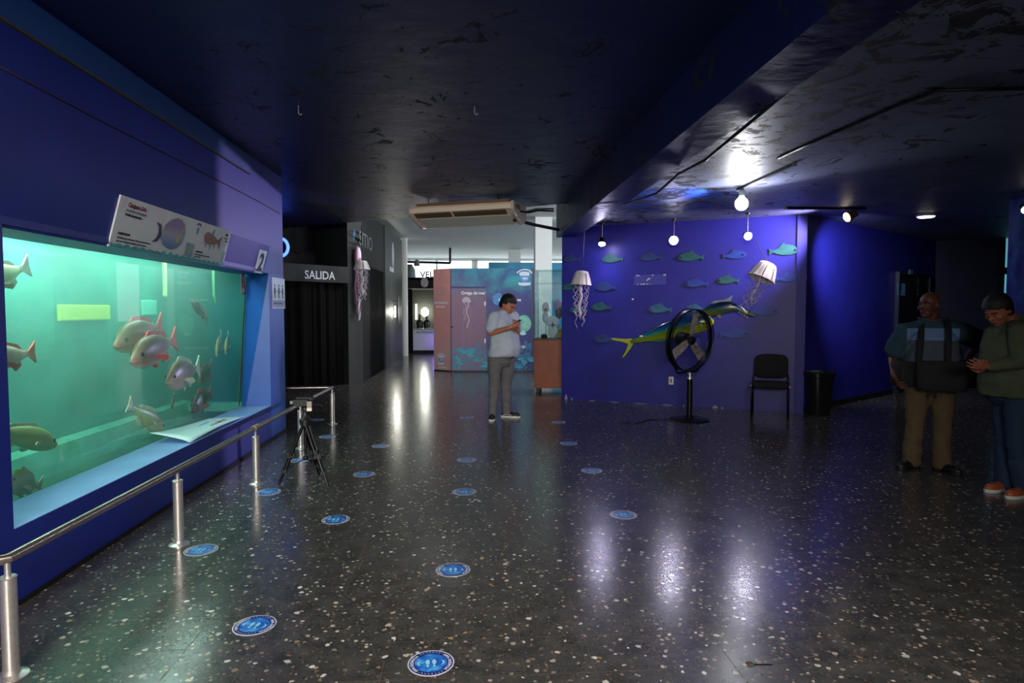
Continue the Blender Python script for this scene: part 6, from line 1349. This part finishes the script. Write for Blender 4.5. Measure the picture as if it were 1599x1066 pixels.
mA = thing('person', 'man in pale grey t-shirt and grey trousers, looking at his phone mid-hall', 'person', (pel.x, pel.y, 0))
b, hb = figure(PA, mA, skin('warm_brown_skin', rgb(176, 112, 84)), .06)
shirt(PA, mA, cloth('pale_grey_shirt_cloth', rgb(172, 181, 194)), .105, W3(784, 556, Yc).z, sleeve=.66, sw=1.12, wx=.012)
collar(PA, mA, cloth('pale_grey_collar', rgb(164, 172, 184)), .078)
trousers(PA, mA, cloth('grey_trouser_cloth', rgb(98, 96, 98)), 1.02, .01, taper=.062)
mb = MB(); hair_shape(mb, PA['head'], *hb, s=1.17, line=.02, vol=.014); mb.build('hair', mat('black_hair', rgb(14, 12, 12), .6, bump=.6, bscale=160, bdist=.004), mA, world=True, smooth=True)
sneak = mat('black_sneaker', rgb(26, 26, 30), .6); wsole = mat('white_rubber_sole', rgb(210, 208, 202), .6)
for k in (0, 1):
    a_ = PA['ank'][k]; d = PA['toe'][k].normalized(); s_ = shoe(mA, V((a_.x, a_.y, 0))-d*.075, V((a_.x, a_.y, 0))+d*.2, .285, sneak, wsole)
    if k == 1:
        q = V((a_.x, a_.y, 0)); sd_ = V((d.y, -d.x, 0)); mb = MB(); mb.tube([q-d*.03+sd_*.044+UZ*.045, q+d*.03+sd_*.047+UZ*.052, q+d*.09+sd_*.051+UZ*.042], .006, 6); o = mb.build('side_stripe', wsole, s_, smooth=True)
        for v_ in o.data.vertices: v_.co -= mA.location
def phone(name, lab, C, up, face, w=.072, h=.15, on_=True):
    up = V(up).normalized(); face = V(face); face = (face-up*face.dot(up)).normalized(); x = up.cross(face); Rm = Matrix((x, face, up)).transposed()
    r = thing(name, lab, 'phone', C); mb = MB(); mb.box(C, (w, .009, h), Rm); mb.build('phone_body', M['black_plastic'], r, world=True, bevel=.003)
    mb = MB(); mb.box(C+face*.0052, (w*.9, .0012, h*.92), Rm); mb.build('screen', mat('phone_screen_'+name, rgb(60, 70, 80), .1, emit=(.5, .6, .7, 1), es=.5 if on_ else 0), r, world=True); return r
hp_ = PA['wr'][0]+V(PA['hd'][0]).normalized()*.085; phone('mobile_phone', 'dark phone held in both hands by the man in the pale shirt', W3(806, 503.5, Yc-.33), fA*.75+UZ*.42+rA*-.1, -fA*.55+UZ*.8)

# --- the bald man with camera bags on a harness ---
Yb = 5.76; fB = V((-0.52, -0.86, 0)).normalized(); rB = fB.cross(UZ)
pel = W3(1452, 598, Yb); nk = W3(1455, 500, Yb); sh0, sh1 = W3(1413, 517, Yb+.03), W3(1497, 516, Yb-.09)
PB = dict(r=rB, f=fB, pelvis=pel, chest=mid_(pel, nk, .62)+fB*.02, neck=nk+UZ*.01, head=W3(1451, 477, Yb-.04), hf=V((-.93, -.35, -.03)), hu=UZ, hs=1.03, hw=1.03, nr=.072,
 sh=[sh0, sh1], el=[W3(1394, 556, Yb+.16), W3(1529, 532, Yb+.12)], wr=[W3(1396, 586, Yb-.03), W3(1507, 566, Yb-.03)],
 hd=[fB*.55-UZ*.6-rB*.25, fB*.35-UZ*.35+rB*.85], hn=[-rB, -fB*.2+rB*.4-UZ*.5], hsd=[1, -1], curl=(.8, .6),
 hip=[W3(1433, 606, Yb+.03), W3(1472, 607, Yb-.07)], knee=[W3(1428, 664, Yb-.0), W3(1471, 668, Yb-.11)], ank=[W3(1424, 715, Yb-.0), W3(1470, 721, Yb-.12)], toe=[V((-.92, -.38, 0)), V((.12, -.99, 0))])
mB = thing('person', 'bald man with hands on hips, striped t-shirt, khaki trousers and black harness', 'person', (pel.x, pel.y, 0))
figure(PB, mB, skin('dark_brown_skin', rgb(92, 54, 42)), .06)
def banded():
    m = cloth('striped_tshirt_cloth', rgb(70, 104, 122)); t = NT(m); x, y, z = t.sep()
    zt = W3(1440, 513, Yb-.2).z; zb = W3(1440, 532, Yb-.2).z
    r_, f_ = rB, fB
    lat = t.math('ADD', t.math('MULTIPLY', t.math('SUBTRACT', x, 0.0), rB.x), t.math('MULTIPLY', y, rB.y)); inl = t.math('LESS_THAN', t.math('ABSOLUTE', lat), .215)
    b1 = t.math('MULTIPLY', t.math('MULTIPLY', t.math('LESS_THAN', z, zt), t.math('GREATER_THAN', z, zb)), inl); b2 = t.math('MULTIPLY', t.math('LESS_THAN', z, zb), inl)
    c = t.mix(b1, rgb(44, 68, 82), rgb(100, 128, 172)); c = t.mix(b2, c, rgb(70, 78, 90)); t.l(c, t.b.inputs['Base Color']); return m
shirt(PB, mB, banded(), .10, W3(1452, 600, Yb).z, sleeve=.72, sw=1.18, wx=.03)
collar(PB, mB, cloth('teal_collar', rgb(52, 80, 96)), .084)
trousers(PB, mB, cloth('khaki_trouser_cloth', rgb(88, 74, 54)), 1.08, .03, taper=.076)
mb = MB(); Cb = PB['head']; r_, f_, u_2 = basis(PB['hf'], PB['hu']); mb.ell(Cb+f_*.088-u_2*.038, (.028, .008, .006), Matrix((r_, f_, u_2)).transposed()); mb.build('moustache', M['brow'], mB, world=True, smooth=True)
shoeB = mat('black_shoe', rgb(16, 16, 18), .5)
for k in (0, 1):
    a_ = PB['ank'][k]; d = PB['toe'][k].normalized(); shoe(mB, V((a_.x, a_.y, 0))-d*.08, V((a_.x, a_.y, 0))+d*.2, .295, shoeB, shoeB, w=.053)
bagm = mat('black_bag_fabric', rgb(18, 18, 20), .85, bump=.4, bscale=250, bdist=.001)
bg = thing('camera_bag', 'black camera bag harness with pouches worn at the waist of the bald man', 'bag', pel)
Mb_ = Matrix((rB, fB, UZ)).transposed(); cz = W3(1452, 582, Yb).z; ctrb = V((pel.x, pel.y, cz))
def pouch(name, x, y, z, sx, sy, sz, rot=0, par=bg):
    Rr = Mb_ @ Matrix.Rotation(rot, 3, 'Z'); mb = MB(); c = ctrb+rB*x+fB*y+UZ*z; R = []
    for k_, q in ((-1, .8), (-.85, .97), (-.3, 1.03), (.4, 1.02), (.85, .98), (1, .82)):
        R.append([c+Rr @ V((p.x, p.y, sz/2*k_)) for p in mb.ring(V((0, 0, 0)), V((sx/2*q, 0, 0)), V((0, sy/2*q, 0)), 28, 4.5)])
    mb.loft(R); return mb.build(name, bagm, par, world=True, smooth='auto')
pouch('front_pouch', -.06, .30, .0, .40, .15, .27); pouch('side_pouch', .235, .17, .0, .17, .19, .24, .5); pouch('side_pouch', -.30, .15, .02, .17, .20, .25, -.5)
mb = MB(); pts = [ctrb+rB*((.25)*math.cos(2*PI*i/40))+fB*(.02+(.225 if math.sin(2*PI*i/40) > 0 else .175)*math.sin(2*PI*i/40))+UZ*.02 for i in range(40)]
R = []
for p in pts:
    R.append(p)
vs = []; 
for z_ in (-.04, .05): vs += [p+UZ*z_ for p in pts]
mb.add(vs, [(i, (i+1) % 40, 40+(i+1) % 40, 40+i) for i in range(40)]); o = mb.build('waist_belt', bagm, bg, world=True, smooth=True); md = o.modifiers.new('t', 'SOLIDIFY'); md.thickness = .012; md.offset = 1
def strap(pts, w, wd, name='shoulder_strap'):
    mb = MB(); vs = []; n_ = len(pts)
    for i, p in enumerate(pts):
        vs += [p-wd*w/2, p+wd*w/2]
    mb.add(vs, [(2*i, 2*i+1, 2*i+3, 2*i+2) for i in range(n_-1)]); o = mb.build(name, bagm, bg, world=True, smooth=True); md = o.modifiers.new('t', 'SOLIDIFY'); md.thickness = .010; md.offset = 0; return o
chB = PB['chest']
for sx, xt, xb in ((1, .085, .125), (-1, -.105, -.10)):
    P_ = [nk+rB*xt*1.05-fB*.10+UZ*-.03, nk+rB*xt*1.08-fB*.02+UZ*.028, nk+rB*xt*1.1+fB*.065+UZ*-.005, nk+rB*xt*1.12+fB*.14-UZ*.08]
    for q in (.25, .5, .75, 1.0):
        z = nk.z-.08+(cz+.06-(nk.z-.08))*q; x = xt*1.12+(xb-xt*1.12)*q; P_.append(V((nk.x, nk.y, z))+rB*x+fB*(.16+.10*math.sin(q*PI*.62)))
    strap(P_, .05, rB)
strap([ctrb+rB*.27+fB*.1-UZ*.1, ctrb+rB*.275+fB*.11-UZ*.22, ctrb+rB*.25+fB*.12-UZ*.34, ctrb+rB*.245+fB*.13-UZ*.38], .022, rB, 'loose_strap')
strap([ctrb-rB*.0+fB*.37-UZ*.12, ctrb-rB*.0+fB*.36-UZ*.2], .022, rB, 'loose_strap')

# --- the man in the olive long-sleeved shirt ---
Yd = 4.92; fC = V((-0.86, -0.51, 0)).normalized(); rC = fC.cross(UZ)
pel = W3(1584, 612, Yd); nk = W3(1580, 494, Yd); sh0, sh1 = W3(1570, 515, Yd+.16), W3(1592, 516, Yd-.16)
PC = dict(r=rC, f=fC, pelvis=pel, chest=mid_(pel, nk, .62)+fC*.02, neck=nk, head=W3(1558.5, 484, Yd-.04), hf=V((-.80, -.20, -.57)), hu=V((-.55, -.14, .82)), hs=1.05, hw=1.03, nr=.066,
 sh=[sh0, sh1], el=[W3(1560, 560, Yd+.22), W3(1592, 566, Yd-.22)], wr=[W3(1538, 573, Yd+.03), W3(1542, 572, Yd-.16)],
 hd=[fC*.92+rC*-.2+UZ*.1, fC*.9+rC*.25+UZ*.12], hn=[UZ*.9+fC*.2-rC*.3, UZ*.4-fC*.1+rC*.8], hsd=[1, -1], curl=(.6, .75),
 hip=[W3(1574, 622, Yd+.09), W3(1592, 622, Yd-.08)], knee=[W3(1571, 690, Yd+.06), W3(1590, 694, Yd-.12)], ank=[W3(1570, 746, Yd+.05), W3(1600, 760, Yd-.12)], toe=[V((-.97, -.22, 0)), V((-.95, -.3, 0))], lip=mat('dull_lip', rgb(110, 60, 50), .5))
mC = thing('person', 'man at the right edge in olive long-sleeved shirt and jeans, holding a phone', 'person', (pel.x, pel.y, 0))
b, hb = figure(PC, mC, skin('tan_skin', rgb(150, 92, 68)), .05)
olive = cloth('olive_shirt_cloth', rgb(80, 86, 66)); shirt(PC, mC, olive, .085, W3(1584, 618, Yd).z, long=True, sw=1.0, wx=.015, disp=.014)
collar(PC, mC, cloth('olive_collar', rgb(82, 90, 68)), .078)
trousers(PC, mC, cloth('blue_denim', rgb(40, 58, 82)), 1.08, .02, taper=.080)
mb = MB(); pk_ = [nk+fC*(.085+.03*i)-UZ*(.03+.035*i) for i in range(4)]; mb.tube(pk_, .006, 6); mb.build('button_placket', cloth('olive_placket', rgb(76, 84, 62)), mC, world=True)
mb = MB(); hair_shape(mb, PC['head'], *hb, s=1.05, line=-.10, vol=.016); mb.build('hair', mat('dark_brown_hair', rgb(24, 18, 16), .6, bump=.8, bscale=120, bdist=.006), mC, world=True, smooth=True)
brn = mat('brown_leather', rgb(160, 80, 46), .4)
for k in (0, 1):
    a_ = PC['ank'][k]; d = PC['toe'][k].normalized(); shoe(mC, V((a_.x, a_.y, 0))-d*.075, V((a_.x, a_.y, 0))+d*.22, .30, brn, wsole, w=.05)
phone('mobile_phone', 'black phone held by the man in the olive shirt', W3(1526, 566, Yd-.11), fC*.85+UZ*.25, UZ*.8-fC*.3)
mb = MB(); q = PC['wr'][1]+(PC['el'][1]-PC['wr'][1]).normalized()*.03; mb.lathe([(.032, -.012), (.034, 0), (.032, .012)], q, n=18, axis=(PC['el'][1]-PC['wr'][1])); mb.build('wristwatch', M['black_plastic'], mC, world=True, smooth='auto')
# ---------- camera ----------
cam = bpy.data.cameras.new('camera'); cam.sensor_width = 36.0; cam.lens = FPX/1599*36; cam.clip_start = 0.05; cam.clip_end = 100
co = bpy.data.objects.new('camera', cam); COL.objects.link(co); SC.camera = co
co.matrix_world = Matrix.Translation(CAM) @ Matrix((_R, _U, -_F)).transposed().to_4x4()
# ---------- lights ----------
def light(kind, name, loc, power, col, target=None, **kw):
    l = bpy.data.lights.new(name, kind); l.energy = power; l.color = col
    for k, v in kw.items(): setattr(l, k, v)
    o = bpy.data.objects.new(name, l); COL.objects.link(o); o.location = loc
    if target is not None: o.rotation_euler = (V(target)-V(loc)).to_track_quat('-Z', 'Y').to_euler()
    return o
# bulb in the hanging lamp below the right hand ceiling
light('POINT', 'bulb_light', BULB, 55, (0.92, 0.93, 1.0), shadow_soft_size=0.045)
light('SPOT', 'bulb_uplight', BULB+V((0, -0.02, -0.05)), 150, (0.96, 0.97, 1.0), BULB+V((-0.5, -0.8, 1.0)), spot_size=R_(160), spot_blend=0.5, shadow_soft_size=0.06)
light('SPOT', 'blue_uplight', (2.9, 7.3, 2.66), 40, (0.35, 0.55, 1.0), (2.2, 7.6, 2.95), spot_size=R_(120), spot_blend=0.7, shadow_soft_size=0.04)
# spot heads
light('SPOT', 'track_spot_light', TRK2+V((-0.10, 0.0, -0.03)), 520, (0.86, 0.72, 1.0), (3.7, 9.5, 2.3), spot_size=R_(80), spot_blend=0.9, shadow_soft_size=0.04)
light('SPOT', 'track_spot_light', TRK2+V((0.10, 0.0, -0.05)), 230, (0.62, 0.68, 1.0), (6.2, 9.9, 1.9), spot_size=R_(85), spot_blend=0.9, shadow_soft_size=0.05)
light('SPOT', 'downlight_beam', dp-V((0, 0, 0.03)), 25, (1, 0.95, 0.85), dp-V((0, 0, 1)), spot_size=R_(110), spot_blend=0.6, shadow_soft_size=0.1)
light('SPOT', 'wall_spot_light', SPL+V((0, 0, -0.09)), 16, (0.45, 0.5, 1.0), SPL+V((0.12, 0.28, -0.9)), spot_size=R_(70), spot_blend=0.8, shadow_soft_size=0.03)
light('SPOT', 'wall_spot_light', SPM-V((0.03, 0.12, 0.02)), 26, (0.75, 0.72, 1.0), (0.5, 2.5, 0.0), spot_size=R_(80), spot_blend=0.8, shadow_soft_size=0.05)
light('SPOT', 'wall_spot_light', SPR-V((0.02, 0.12, 0.02)), 26, (0.8, 0.78, 1.0), (1.6, 3.5, 0.0), spot_size=R_(80), spot_blend=0.8, shadow_soft_size=0.05)
# lamp in the far hall that throws the violet patch on the left wall
light('SPOT', 'hall_spot_light', (5.0, 14.85, 2.3), 2300, (0.62, 0.50, 1.0), (-2.32, 7.1, 2.6), spot_size=R_(30), spot_blend=0.3, shadow_soft_size=0.06)
light('POINT', 'panel_lamp_light', WLAMP, 55, (1.0, 0.98, 0.84), shadow_soft_size=0.05)
light('POINT', 'stall_light', lp+V((0, -0.25, 0)), 25, (1.0, 1.0, 0.88), shadow_soft_size=0.1)
light('POINT', 'stall_violet_light', (-1.15, YS-0.25, 0.5), 6, (0.35, 0.2, 1.0), shadow_soft_size=0.05)
# daylight entering the far hall through its windows, plus added fill lamps
light('AREA', 'window_daylight', (1.5, 29.2, 2.5), 70, (0.86, 0.95, 1.0), (1.5, 10, 2.2), shape='RECTANGLE', size=13, size_y=2.4)
light('AREA', 'hall_side_fill', (12.5, 20, 2.6), 900, (0.9, 0.96, 1.0), (0, 17, 2.0), shape='RECTANGLE', size=6, size_y=2)  # added side fill, no window stands there
light('AREA', 'hall_fill_lamp', (-0.9, 12.7, 3.8), 60, (0.92, 0.95, 1.0), (-0.6, 16.5, 1.2), shape='RECTANGLE', size=1.2, size_y=0.6)  # unseen lamp added to lighten the booth's side panel
light('AREA', 'hall_fill_lamp', (3.6, 12.9, 3.8), 150, (0.88, 0.92, 1.0), (0.8, 16.5, 1.2), shape='RECTANGLE', size=1.2, size_y=0.6)  # unseen lamp added behind the blue wall to light the booth front
# aquarium lamps above the water
light('AREA', 'tank_lamp', (-3.02, 4.3, 2.28), 62, (0.75, 1.0, 0.90), (-3.02, 4.3, 0), shape='RECTANGLE', size=0.5, size_y=2.0)
light('AREA', 'tank_lamp', (-3.02, 6.6, 2.28), 26, (0.75, 1.0, 0.90), (-3.02, 6.6, 0), shape='RECTANGLE', size=0.5, size_y=1.6)
# added fill lamps, unseen, behind and above the viewer
light('AREA', 'rear_fill_lamp', (-0.5, -3.2, 2.5), 110, (1.0, 0.94, 0.86), (-0.7, 5, 0.4), shape='RECTANGLE', size=2.6, size_y=1.0, spread=R_(72))  # warm fill added from behind the viewer
light('AREA', 'near_fill_lamp', (0.9, 0.6, 2.9), 46, (1.0, 0.95, 0.88), (1.0, 1.6, 0), shape='RECTANGLE', size=1.2, size_y=0.5, spread=R_(130))  # unseen down lamp added to lift the near floor
w = bpy.data.worlds.new('world'); SC.world = w; w.use_nodes = True
w.node_tree.nodes['Background'].inputs[0].default_value = (0.05, 0.08, 0.16, 1); w.node_tree.nodes['Background'].inputs[1].default_value = 0.3
SC.view_settings.view_transform = 'Standard'; SC.view_settings.look = 'None'; SC.view_settings.gamma = 1; SC.view_settings.use_curve_mapping = False
SC.view_settings.exposure = 0.0
SC.cycles.use_denoising = True; SC.cycles.max_bounces = 8; SC.cycles.transparent_max_bounces = 12
SC.cycles.volume_bounces = 1; SC.cycles.sample_clamp_indirect = 6
